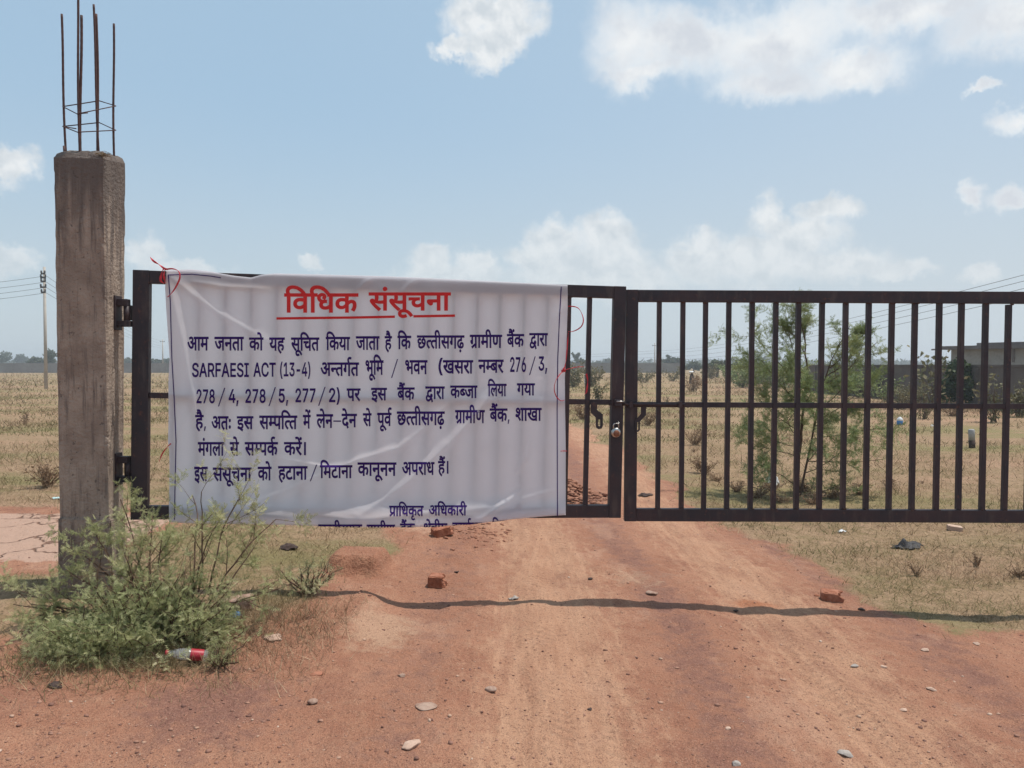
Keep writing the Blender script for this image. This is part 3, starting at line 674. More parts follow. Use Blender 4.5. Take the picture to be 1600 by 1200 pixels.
GLYPHS = [
[[179,551,-177,0,1,71,161,0,-24,22,-30,50,1,30,0,78,232,94,195,0,282,0,436,-153,159,-128,-167,0,-306,209,-367,0,-140,0,-158,-59,1,-51,0,-30,38,-45,25,-17,217,0,1,-71,-205,0,1,-551,-161,0]],
[[1143,551,-207,0,1,-551,-159,0,1,165,-52,-18,-150,-29,-105,0,-108,0,-168,42,-98,75,1,51,0,86,230,92,189,0,26,0,78,-3,74,-4,21,-3,-9,-73,-38,4,-96,6,-45,0,-124,0,-140,-54,1,-50,0,-51,126,-48,91,0,104,0,150,45,51,27,1,291,-773,0,1,71,1143,0]],
[[1261,551,-207,0,1,-551,-161,0,1,150,-62,-20,-146,-27,-115,0,-154,0,-190,81,1,67,0,27,36,50,39,20,-94,18,-118,71,1,56,0,60,164,79,127,0,106,0,142,-56,1,-45,0,-47,-79,-41,-121,39,22,10,18,23,1,11,0,15,-40,27,-51,0,-56,0,-80,-44,1,-35,0,-32,62,-39,98,-18,55,-3,60,8,71,0,22,0,54,-2,15,-1,-13,-70,-12,1,-34,0,-9,0,-100,0,-114,-41,1,-38,0,-41,114,-40,89,0,106,0,148,43,53,29,1,306,-123,0,1,71,495,0]],
[[1555,551,-649,0,1,-202,96,50,139,0,130,0,164,-83,1,-77,0,-46,-60,-104,-69,-50,-143,41,50,32,64,84,1,41,0,47,-78,46,-69,0,-108,0,-111,-72,1,-258,-161,0,1,174,-48,-20,-142,-36,-99,0,-94,0,-166,38,-100,77,1,57,0,80,220,94,177,0,46,0,114,-7,31,-3,-11,-73,-32,4,-98,6,-37,0,-116,0,-128,-52,1,-47,0,-53,122,-51,81,0,88,0,138,42,61,30,1,291,-741,0,1,71,1555,0]],
[[1175,551,1,-551,-161,0,1,266,-58,-9,-116,-6,-77,0,-84,0,-186,15,-65,11,-40,-13,-49,-11,82,-52,222,-110,123,-49,-107,-54,-112,49,-198,100,-152,88,-43,31,-44,31,-22,36,1,17,0,19,60,34,69,0,50,0,74,-23,31,-20,42,19,30,59,1,30,0,30,-18,48,-13,15,-401,0,1,71,1383,0,1,-71],[739,322,78,0,128,8,69,9,1,212,-449,0,14,-17,20,-46,1,-30,0,-42,-38,-62,-33,-21,104,-11]],
[[-369,772,0,24,66,34,45,0,46,0,64,-34,1,-24,0,-24,-64,-34,-45,0,-44,0,-66,34]],
[[-125,-245,-50,-10,-114,-13,-55,0,-150,0,-170,79,1,63,0,57,184,80,159,0,150,0,224,-56,172,-91,69,-53,-123,-39,-108,83,-224,88,-145,0,-102,0,-104,-39,1,-32,0,-38,100,-30,63,0,54,0,84,11,43,10]],
[[1299,551,-207,0,1,-551,-159,0,1,165,-52,-17,-144,-30,-99,0,-154,0,-198,86,1,71,0,29,50,51,39,16,-293,-2,1,72,587,0,36,0,72,-1,9,0,-13,-70,-63,0,-116,0,-142,-49,1,-47,0,-43,116,-43,77,0,100,0,142,43,55,29,1,291,-929,0,1,71,1299,0]],
[[1,622,1139,0,1,-71,-205,0,1,-551,-161,0,1,298,-361,0,1,-54,0,-28,-56,-28,-45,0,-48,0,-108,42,-76,60,1,28,0,23,54,28,69,0,575,0,1,182,-769,0]],
[[341,551,1,-551,-161,0,1,551,-177,0,1,71,547,0,1,-71]],
[[941,218,0,-70,-182,-68,-133,0,-172,0,-268,128,-125,148,143,26,86,-106,200,-123,125,0,76,0,96,35,1,39,0,37,-82,58,-63,25,-54,-5,-61,-1,-9,70,136,2,114,44,1,37,0,36,-94,32,-61,0,-74,0,-120,-20,-67,-17,-49,69,52,14,154,24,99,0,156,0,166,-78,1,-59,0,-78,-133,-42,22,-10,19,-10,76,-5,73,0,64,0,100,6,53,7,1,188,-145,0,1,71,1035,0,1,-71,-207,0,1,-551,-161,0,1,551,-355,0,1,-551,-161,0,1,290,-48,-6,-92,-5,-51,0,-34,0,-51,3,30,-30]],
[[1019,551,1,-551,-161,0,1,250,-441,0,1,-37,0,-33,-58,-29,-37,0,-38,0,-84,25,-72,39,-46,44,1,19,0,18,54,25,69,0,53,0,1,230,-251,0,1,71,1225,0,1,-71],[857,551,-441,0,1,-230,443,0]],
[[1307,551,1,-551,-161,0,1,370,-273,0,-82,0,-31,3,72,-30,88,-80,1,-45,0,-46,-82,-62,-134,-30,-79,0,-106,0,-192,61,-176,141,-83,119,143,25,92,-134,200,-139,117,0,64,0,82,34,1,40,0,44,-122,78,-89,28,59,64,541,0,1,110,-1143,0,1,71,1515,0,1,-71]],
[[963,551,1,-551,-161,0,1,328,-217,0,-122,0,-122,-12,-37,-17,-48,-19,1,-43,0,-49,148,-91,143,-57,-107,-52,-92,40,-158,80,-94,86,1,48,0,35,54,56,43,18,58,25,164,23,137,0,257,0,1,152,-799,0,1,71,1169,0,1,-71]],
[[341,551,1,-551,-161,0,1,551,-177,0,1,71,547,0,1,-71],[181,615,-42,79,-82,91,-100,38,-67,0,-44,0,-68,-9,-27,-5,-47,73,78,14,105,0,108,0,158,-51,126,-123,57,-107]],
[[1191,622,1,-71,-207,0,1,-551,-161,0,1,179,-56,-18,-156,-29,-101,0,-180,0,-222,121,-27,100,124,13,120,47,1,44,0,28,-46,48,-27,18,-245,0,1,71],[259,301,40,-49,122,-49,99,0,100,0,148,42,55,29,1,277,-397,0,58,-52,1,-54,0,-108]],
[[643,69,72,11,92,36,1,32,0,38,-116,43,-129,0,-138,0,-146,-57,1,-48,0,-31,46,-58,142,-71,141,-53,-107,-53,-182,71,-198,124,1,77,0,38,62,59,53,21,-38,18,-54,52,1,34,0,28,40,40,35,13,46,17,118,15,83,0,265,0,1,86,-721,0,1,71,1093,0,1,-71,-207,0,1,-157,-423,0,-62,0,-52,-6,-17,-7,-30,-12,1,-22,0,-20,40,-31,29,-12,94,16,109,0,138,0,174,-42,82,-67,1,-38,0,-58,-136,-76,-129,-17]],
[[-357,615,-54,40,-90,37,-86,11,-51,0,-40,0,-84,-12,-39,-9,-51,69,46,10,100,12,59,0,90,0,140,-43,49,-38,9,2,-40,52,-76,57,-88,24,-61,0,-48,0,-64,-8,-27,-6,-45,69,78,14,105,0,108,0,158,-51,126,-123,57,-107]],
[[593,70,154,0,252,63,150,108,1,69,0,47,-92,62,-81,0,-68,0,-58,-36,1,-25,0,-32,106,-51,117,-14,-65,-63,-162,23,-148,83,1,52,0,48,110,68,107,9,1,70,-909,0,1,71,1431,0,1,-71,-359,0,1,-74,102,-13,134,-84,1,-72,0,-58,-100,-110,-186,-88,-264,-52,-163,0,-194,0,-196,83,1,64,0,21,30,45,33,18,-84,20,-94,65,1,43,0,60,180,64,147,0,34,0,104,-5,27,-5,-11,-69,-28,4,-70,7,-41,0,-176,0,1,-65,0,-29,88,-32,69,-8,58,9,71,0,22,0,48,-2,15,-1,-11,-70,-12,1,-30,0,-9,0,-188,0,1,-70,0,-40,124,-38]],
[[1,622,727,0,1,-71,-725,0],[91,242,0,35,54,56,43,18,58,25,164,23,137,0,217,0,1,-71,-177,0,-122,0,-122,-12,-37,-17,-48,-19,1,-43,0,-49,148,-91,143,-57,-107,-52,-92,40,-158,80,-94,86]],
[[-369,615,-34,35,-36,64,1,34,0,65,168,83,151,0,120,0,160,-57,116,-121,53,-96,221,0,1,-71,-205,0,1,-551,-161,0,1,551,-177,0,1,71,175,0,-56,104,-122,99,-109,0,-80,0,-84,-49,1,-43,0,-34,40,-55,29,-29]],
[[417,551,1,-317,0,-26,-50,-30,-45,0,-52,0,-110,42,-76,60,1,28,0,23,54,28,69,0,51,0,1,192,-253,0,1,71,1157,0,1,-71,-207,0,1,-551,-161,0,1,551]],
[[615,0,-156,0,-234,55,-132,103,1,73,0,70,144,95,236,49,139,1,1,105,-609,0,1,71,1155,0,1,-71,-383,0,1,-176,-77,0,-128,0,-138,-17,-49,-17,-60,-19,-64,-60,1,-41,0,-58,128,-74,117,-14,-30,40,1,42,0,34,66,60,130,37,99,0,98,0,126,-37,62,-60,1,-34,0,-70,-230,-87],[613,140,0,-37,35,-33,110,1,140,45,1,41,0,30,-70,34,-55,0,-70,0,-88,-43],[443,-134,0,24,66,34,45,0,46,0,64,-34,1,-24,0,-25,-64,-33,-45,0,-44,0,-66,33]],
[[345,-24,-93,67,537,162,1,346,-369,0,1,-317,0,-26,-50,-30,-45,0,-52,0,-110,42,-76,60,1,28,0,23,54,28,69,0,51,0,1,192,-253,0,1,71,1157,0,1,-71,-207,0,1,-551,-161,0,1,122]],
[[1269,551,1,-551,-161,0,1,551,-265,0,1,-230,0,-42,-34,-58,-35,-23,-42,-25,-132,-27,-93,0,-186,0,-87,59,-34,23,-36,70,1,54,1,199,-157,0,1,71,1475,0,1,-71],[499,217,104,0,41,32,22,17,14,44,1,43,1,198,-357,0,1,-198,0,-39,16,-46,21,-17,22,-16,66,-18]],
[[1171,551,-205,0,1,-551,-161,0,1,165,-54,-18,-154,-29,-111,0,-112,0,-178,42,-100,75,1,51,0,86,242,92,197,0,28,0,80,-3,78,-4,23,-3,-11,-69,-40,4,-100,6,-49,0,-40,0,-35,-3,271,-168,38,14,35,18,1,295,-801,0,1,71,1171,0],[255,287,0,-52,134,-51,97,0,36,0,66,6,31,5,-279,175,-82,-28]],
[[-357,615,-54,40,-90,37,-86,11,-51,0,-40,0,-84,-12,-39,-9,-51,69,46,10,100,12,59,0,90,0,140,-43,49,-38,9,2,-40,52,-76,57,-88,24,-61,0,-48,0,-64,-8,-27,-6,-45,69,78,14,105,0,108,0,158,-51,126,-123,57,-107],[-225,816,0,24,66,34,45,0,46,0,66,-34,1,-24,0,-24,-66,-34,-45,0,-44,0,-66,34]],
[[455,-125,-112,0,-168,41,-94,71,1,46,0,59,132,79,115,16,-34,37,1,48,0,44,62,63,51,22,68,29,190,26,119,0,11,0,1,95,-789,0,1,71,1269,0,1,-71,-315,0,1,-166,-97,0,-116,0,-142,-14,-49,-16,-92,-31,1,-62,0,-53,158,-69,169,0,8,0,20,0,15,1,-10,20,1,15,0,35,84,29,51,0,86,0,90,-49,1,-29,0,-32,-68,-37,-51,-10,169,-221,-137,-28,-113,160,-84,-48,-218,-71],[239,34,0,-49,134,-41,87,0,88,0,144,38,118,58,49,32,-20,-1,-36,-1,-11,0,-96,0,-198,26,-73,31,-78,-9,-104,-48]],
[[791,42,-107,-54,-118,49,-208,100,-160,88,-45,31,-44,31,-26,36,1,17,0,19,60,34,69,0,50,0,74,-23,31,-21,78,20,72,60,1,39,0,23,-20,45,-13,15,-477,0,1,71,849,0,1,-71,-207,0,32,-35,1,-58,0,-55,-88,-76,-152,-53,-97,-20,90,-52,238,-111]],
[[1315,-26,-322,0,-474,104,-268,187,-17,125,391,0,16,-84,196,-109,306,-53,175,0,202,0,322,66,188,120,1,79,0,72,-162,90,-268,58,-159,22,-359,51,-360,51,-400,190,1,148,0,126,272,189,464,104,289,0,294,0,452,-104,262,-179,9,-113,-371,0,-26,109,-364,119,-265,0,-192,0,-290,-63,-160,-109,1,-70,0,-78,194,-95,266,-53,109,-15,299,-41,120,-16,290,-56,264,-93,170,-143,1,-104,0,-122,-254,-196,-484,-114]],
[[105,0,1083,1490,441,0,1097,-1490,-399,0,-631,884,-58,82,-154,245,-109,190,73,0,-108,-192,-158,-249,-51,-76,-613,-884],[649,416,1,166,1531,0,1,-166]],
[[361,0,1,1490,1021,0,348,0,450,-119,218,-208,1,-133,0,-133,-218,-204,-448,-115,-347,0,-809,0,1,169,793,0,236,0,286,69,132,127,1,87,0,89,-132,131,-288,73,-237,0,-619,0,1,-1323],[2073,0,-719,671,429,0,733,-671]],
[[361,0,1,1490,1803,0,1,-168,-1421,0,1,-510,1287,0,1,-168,-1285,0,1,-644]],
[[361,0,1,1490,1817,0,1,-168,-1435,0,1,-486,1339,0,1,-168,-1337,0,1,-500,1455,0,1,-168]],
[[185,0,1,168,531,0,1,1154,-529,0,1,168,1439,0,1,-168,-527,0,1,-1154,529,0,1,-168]],
[[1567,-20,-382,0,-598,185,-342,343,1,236,0,237,342,343,598,186,383,0,226,0,402,-66,320,-127,214,-181,41,-115,-379,0,-32,77,-154,116,-222,80,-268,40,-145,0,-268,0,-432,-136,-252,-263,1,-191,0,-190,254,-263,432,-135,267,0,146,0,268,41,222,79,154,117,33,76,381,0,-38,-114,-214,-180,-320,-128,-402,-67]],
[[197,1322,1,168,2253,0,1,-168,-933,0,1,-1322,-379,0,1,1322]],
[[511,607,0,163,134,357,232,331,151,123,351,0,-154,-157,-226,-340,-120,-331,1,-146,0,-133,106,-272,222,-303,173,-178,-349,0,-254,217,-262,450]],
[[451,0,1,160,1843,0,1,-160],[1623,1490,1,-1490,-373,0,1,1314,-19,0,-719,-267,1,204,649,239]],
[[1269,-20,-268,0,-452,94,-280,177,-17,125,389,0,16,-74,174,-103,278,-52,169,0,182,0,292,62,170,122,1,90,0,80,-150,136,-328,84,-269,0,-243,0,1,151,755,439,1,12,-1281,0,1,167,1783,0,1,-139,-939,-541,1,31,326,17,472,-110,258,-203,1,-125,0,-128,-264,-199,-462,-113]],
[[1977,719,1,-166,-1307,0,1,166]],
[[243,303,1,155,1187,1032,375,0,-1157,-1008,1,-12,1769,0,1,-167],[1647,0,1,349,1,73,1,508,361,0,1,-930]],
[[225,-279,178,183,220,305,102,270,1,128,0,146,-120,331,-224,340,-155,157,351,0,150,-123,234,-331,132,-358,1,-162,0,-223,-266,-450,-249,-213]],
[[941,218,0,-70,-182,-68,-133,0,-172,0,-268,128,-125,148,143,26,86,-106,200,-123,125,0,76,0,96,35,1,39,0,37,-82,58,-63,25,-54,-5,-61,-1,-9,70,136,2,114,44,1,37,0,36,-94,32,-61,0,-74,0,-120,-20,-67,-17,-49,69,52,14,154,24,99,0,156,0,166,-78,1,-59,0,-78,-133,-42,22,-10,19,-10,76,-5,73,0,64,0,100,6,53,7,1,188,-145,0,1,71,517,0,1,-71,-207,0,1,-551,-161,0,1,290,-48,-6,-92,-5,-51,0,-34,0,-51,3,30,-30]],
[[1,622,747,0,1,-71,-745,0],[409,298,1,-54,0,-28,-56,-28,-45,0,-48,0,-108,42,-76,60,1,28,0,23,54,28,69,0,575,0,1,-71]],
[[-379,615,-42,35,-58,76,1,36,0,67,178,67,133,0,64,0,108,-13,41,-11,-43,-66,-34,9,-76,12,-43,0,-80,0,-84,-45,1,-35,0,-33,54,-63,51,-36]],
[[349,632,74,0,116,-21,45,-25,36,-19,46,-68,1,-62,1,-116,403,0,1,230,-261,0,1,71,631,0,1,-71,-205,0,1,-551,-161,0,1,250,-401,0,1,-37,0,-33,-58,-29,-39,0,-38,0,-84,25,-72,39,-44,44,1,19,0,18,54,25,67,0,59,0,1,105,0,47,-20,50,-21,15,-40,30,-85,0,-54,0,-56,-26,1,-21,0,-28,94,-30,115,-3,-15,-71,-150,6,-178,61,1,64,0,59,152,53]],
[[1385,1560,-959,-1784,-331,0,961,1784]],
[[1459,551,1,-551,-161,0,1,45,-70,-19,-166,-19,-83,0,-216,0,-394,107,-195,125,-54,35,-36,45,1,19,0,21,60,34,69,0,50,0,74,-23,31,-20,42,19,30,59,1,30,0,26,-14,47,-17,20,-401,0,1,71,1667,0,1,-71],[1069,232,70,0,116,29,43,19,1,271,-733,0,34,-37,1,-56,0,-82,-140,-96,-123,-27,140,-84,310,-90,199,0,86,0,156,20,75,23,1,76,-46,-14,-128,-20,-79,0,-94,0,-150,39,-86,70,1,46,0,73,192,81,159,0,34,0,108,-5,29,-5,-11,-69,-30,4,-74,6,-35,0,-96,0,-110,-44,1,-44,0,-43,110,-41]],
[[415,321,443,0,1,-71,-441,0,1,-37,0,-33,-58,-29,-37,0,-38,0,-84,25,-72,39,-46,44,1,19,0,18,54,25,69,0,53,0,1,230,-251,0,1,71,729,0,1,-71,-313,0]],
[[379,0,1,137,991,537,166,90,220,136,112,123,1,69,0,78,-148,114,-252,61,-159,0,-170,0,-250,-69,-136,-125,1,-84,-363,0,0,132,244,200,420,111,267,0,266,0,410,-111,234,-188,1,-117,0,-81,-116,-153,-292,-194,-263,-140,-651,-347,1,-12,1375,0,1,-167]],
[[569,0,1325,1311,1,12,-1527,0,1,167,1927,0,1,-177,-1321,-1313]],
[[1329,-20,-276,0,-428,126,-244,223,1,144,0,106,184,237,241,177,675,497,411,0,-995,-727,-35,0,40,42,154,69,206,41,121,0,272,0,402,-113,224,-205,1,-139,0,-138,-246,-216,-426,-124],[1329,143,172,0,262,82,150,142,1,91,0,94,-150,141,-262,80,-171,0,-172,0,-266,-79,-150,-140,1,-92,0,-93,150,-144,266,-82]],
[[217,-359,177,567,413,0,-311,-567]],
[[1327,-20,-302,0,-462,107,-258,188,1,121,0,94,152,161,264,108,167,15,1,8,-218,28,-256,186,1,118,0,114,236,179,412,103,267,0,262,0,412,-103,238,-179,1,-114,0,-118,-258,-186,-211,-28,1,-8,162,-15,264,-108,156,-161,1,-94,0,-121,-262,-188,-462,-107],[1327,145,198,0,288,65,158,117,1,79,0,83,-168,127,-292,73,-183,0,-188,0,-292,-73,-168,-127,1,-83,0,-79,156,-117,292,-65],[1327,848,158,0,244,63,142,114,1,75,0,75,-136,110,-246,61,-161,0,-164,0,-246,-61,-136,-110,1,-75,0,-75,138,-114,248,-63]],
[[1293,-20,-262,0,-416,103,-248,179,-9,114,369,0,12,-66,156,-104,250,-59,151,0,180,0,282,84,160,148,1,94,0,96,-168,152,-290,87,-187,0,-138,0,-284,-44,-87,-34,-355,22,177,738,1569,0,1,-167,-1247,0,-101,-435,17,0,92,38,280,49,155,0,204,0,346,-74,256,-135,142,-182,1,-108,0,-143,-258,-224,-448,-129]],
[[959,551,1,-551,-161,0,1,191,-58,-19,-136,-26,-93,0,-80,0,-130,27,-41,21,-50,27,-48,73,1,64,1,193,-157,0,1,71,1167,0,1,-71],[797,551,-475,0,1,-182,0,-41,12,-48,26,-29,23,-11,46,-23,101,0,80,0,140,38,51,25]],
[[543,222,-58,0,-116,-14,-45,-11,-94,28,-128,76,1,51,0,28,40,40,35,13,46,17,124,15,99,0,187,0,1,86,-627,0,1,71,1011,0,1,-71,-219,0,1,-157,-367,0,-62,0,-52,-6,-17,-7,-30,-12,1,-22,0,-24,56,-33,33,-13,92,17,111,0,148,0,196,-75,1,-65,0,-65,-166,-75,-149,-10,58,-12,126,-22,69,-10,-65,-70,-114,26,-208,57,-89,28,-118,3,-138,29,1,32,0,22,54,29,53,0,40,0,86,-21,61,-25,28,-2,23,0,140,0,154,41,1,44,0,33,-98,36]],
[[1,622,833,0,1,-71,-831,0],[879,193,-74,-31,-192,-44,-129,0,-112,0,-178,42,-100,75,1,51,0,86,242,92,197,0,28,0,80,-3,78,-4,23,-3,-11,-69,-40,4,-100,6,-49,0,-40,0,-35,-3,271,-167,20,7,36,16,17,8],[255,287,0,-52,134,-51,97,0,36,0,66,6,31,5,-279,175,-82,-28]],
[[1,551,1,71,1387,0,1,-71,-207,0,1,-551,-161,0,1,355,-12,1,-15,0,-48,0,-100,-24,-92,-63,-35,-61,-153,24,24,46,41,35,-48,18,-96,22,-59,0,-80,0,-86,-46,1,-36,0,-38,86,-69,164,-75,117,-49,-107,-52,-116,50,-192,91,-112,93,1,53,0,53,98,67,148,31,73,0,88,0,146,-29,67,-27,116,56,175,0,10,0,9,0,1,125]],
[[157,435,0,26,72,38,51,0,50,0,72,-38,1,-26,0,-26,-72,-38,-49,0,-50,0,-72,38],[157,118,0,26,72,38,51,0,50,0,72,-38,1,-26,0,-26,-72,-38,-49,0,-50,0,-72,38]],
[[-337,615,-42,79,-82,91,-100,38,-67,0,-44,0,-68,-9,-27,-5,-47,73,78,14,105,0,108,0,158,-51,126,-123,57,-107],[-225,821,0,24,66,34,45,0,46,0,66,-34,1,-24,0,-24,-66,-34,-45,0,-44,0,-66,34]],
[[-337,615,-42,79,-82,91,-100,38,-67,0,-44,0,-68,-9,-27,-5,-47,73,78,14,105,0,108,0,158,-51,126,-123,57,-107]],
[[2049,719,1,-166,-2047,0,1,166]],
[[827,-58,-42,34,-76,70,-23,27,-24,-2,-56,-3,-29,0,-84,0,-170,21,-142,47,-86,79,1,57,0,44,62,63,51,22,66,29,192,26,119,0,11,0,1,95,-589,0,1,71,1069,0,1,-71,-315,0,1,-166,-97,0,-116,0,-142,-14,-49,-16,-44,-15,-50,-46,1,-32,0,-53,158,-69,165,0,12,0,24,0,15,1,-12,20,1,15,0,35,84,29,51,0,86,0,90,-49,1,-29,0,-32,-58,-35,-43,-9,24,-24,66,-51,51,-35]],
[[245,189,-70,0,-94,35,1,31,0,29,72,30,57,0,36,0,78,-15,61,-23,100,16,128,86,1,65,0,56,-118,67,-93,0,-62,0,-60,-27,1,-23,0,-15,38,-35,114,-24,113,-2,-33,-70,-188,6,-186,83,1,58,0,51,142,64,135,0,94,0,164,-43,102,-85,1,-64,0,-69,-138,-117,-121,-33,90,-39,168,-95,63,-44,-127,-44,-102,72,-166,93,-73,30,-54,-5],[1183,551,1,-551,-161,0,1,551,-177,0,1,71,549,0,1,-71]],
[[389,622,163,0,1,-622,-161,0]],
[[1039,551,-295,0,1,-202,-109,0,-96,0,-128,-16,-45,-15,-110,-38,1,-65,0,-48,88,-63,142,-30,85,0,108,0,152,25,85,22,55,-74,-88,-20,-198,-27,-105,0,-138,0,-218,52,-124,98,1,70,0,65,136,89,222,46,127,0,5,0,1,131,-579,0,1,71,1039,0]],
[[91,53,339,100,-108,9,-63,32,-50,27,-48,73,1,64,1,193,-157,0,1,71,1167,0,1,-71,-207,0,1,-551,-161,0,1,193,-611,-206],[797,551,-475,0,1,-182,0,-41,12,-48,26,-29,23,-11,46,-23,99,0,78,0,144,38,51,25]],
[[55,-233,-50,-13,-134,-22,-81,0,-150,0,-170,79,1,63,0,56,178,83,177,5,15,-66,-116,-7,-104,-44,1,-33,0,-34,100,-31,63,0,64,0,94,15,69,18]],
[[1247,551,1,-551,-161,0,1,325,-62,-15,-142,-17,-99,0,-100,0,-166,20,-63,13,-94,-29,-100,-53,1,-36,0,-20,40,-41,104,-27,95,0,22,0,23,1,-12,18,1,18,0,32,80,27,51,0,82,0,88,-52,1,-28,0,-28,-50,-32,-45,-10,36,-23,76,-41,55,-26,-115,-41,-54,31,-98,61,-31,26,-24,-2,-56,-1,-25,0,-118,0,-180,41,-100,71,1,43,0,55,138,73,99,28,-88,29,-92,71,1,46,0,53,162,72,153,0,124,0,178,-58,1,-59,0,-48,-92,-66,-81,-28,38,-5,86,-4,45,0,92,0,158,21,77,26,1,140,-177,0,1,71,549,0,1,-71],[307,502,0,-33,84,-53,67,-17,150,49,1,58,0,24,-68,36,-79,0,-68,0,-84,-34]],
[[255,65,-93,67,493,149,-84,54,-122,45,-83,0,-56,0,-114,-16,-81,-21,-55,74,68,16,148,23,89,0,80,0,128,-25,124,-57,75,-48,1,225,-763,0,1,71,1133,0,1,-71,-205,0,1,-551,-161,0,1,234]],
[[-495,-12,108,23,117,0,150,0,166,-77,1,-63,0,-61,-186,-78,-171,0,-194,0,-282,92,-119,76,123,43,78,-48,140,-62,158,-29,99,0,212,0,1,74,0,33,-98,32,-61,0,-54,0,-86,-11,-41,-11]],
]
COMMA = 53
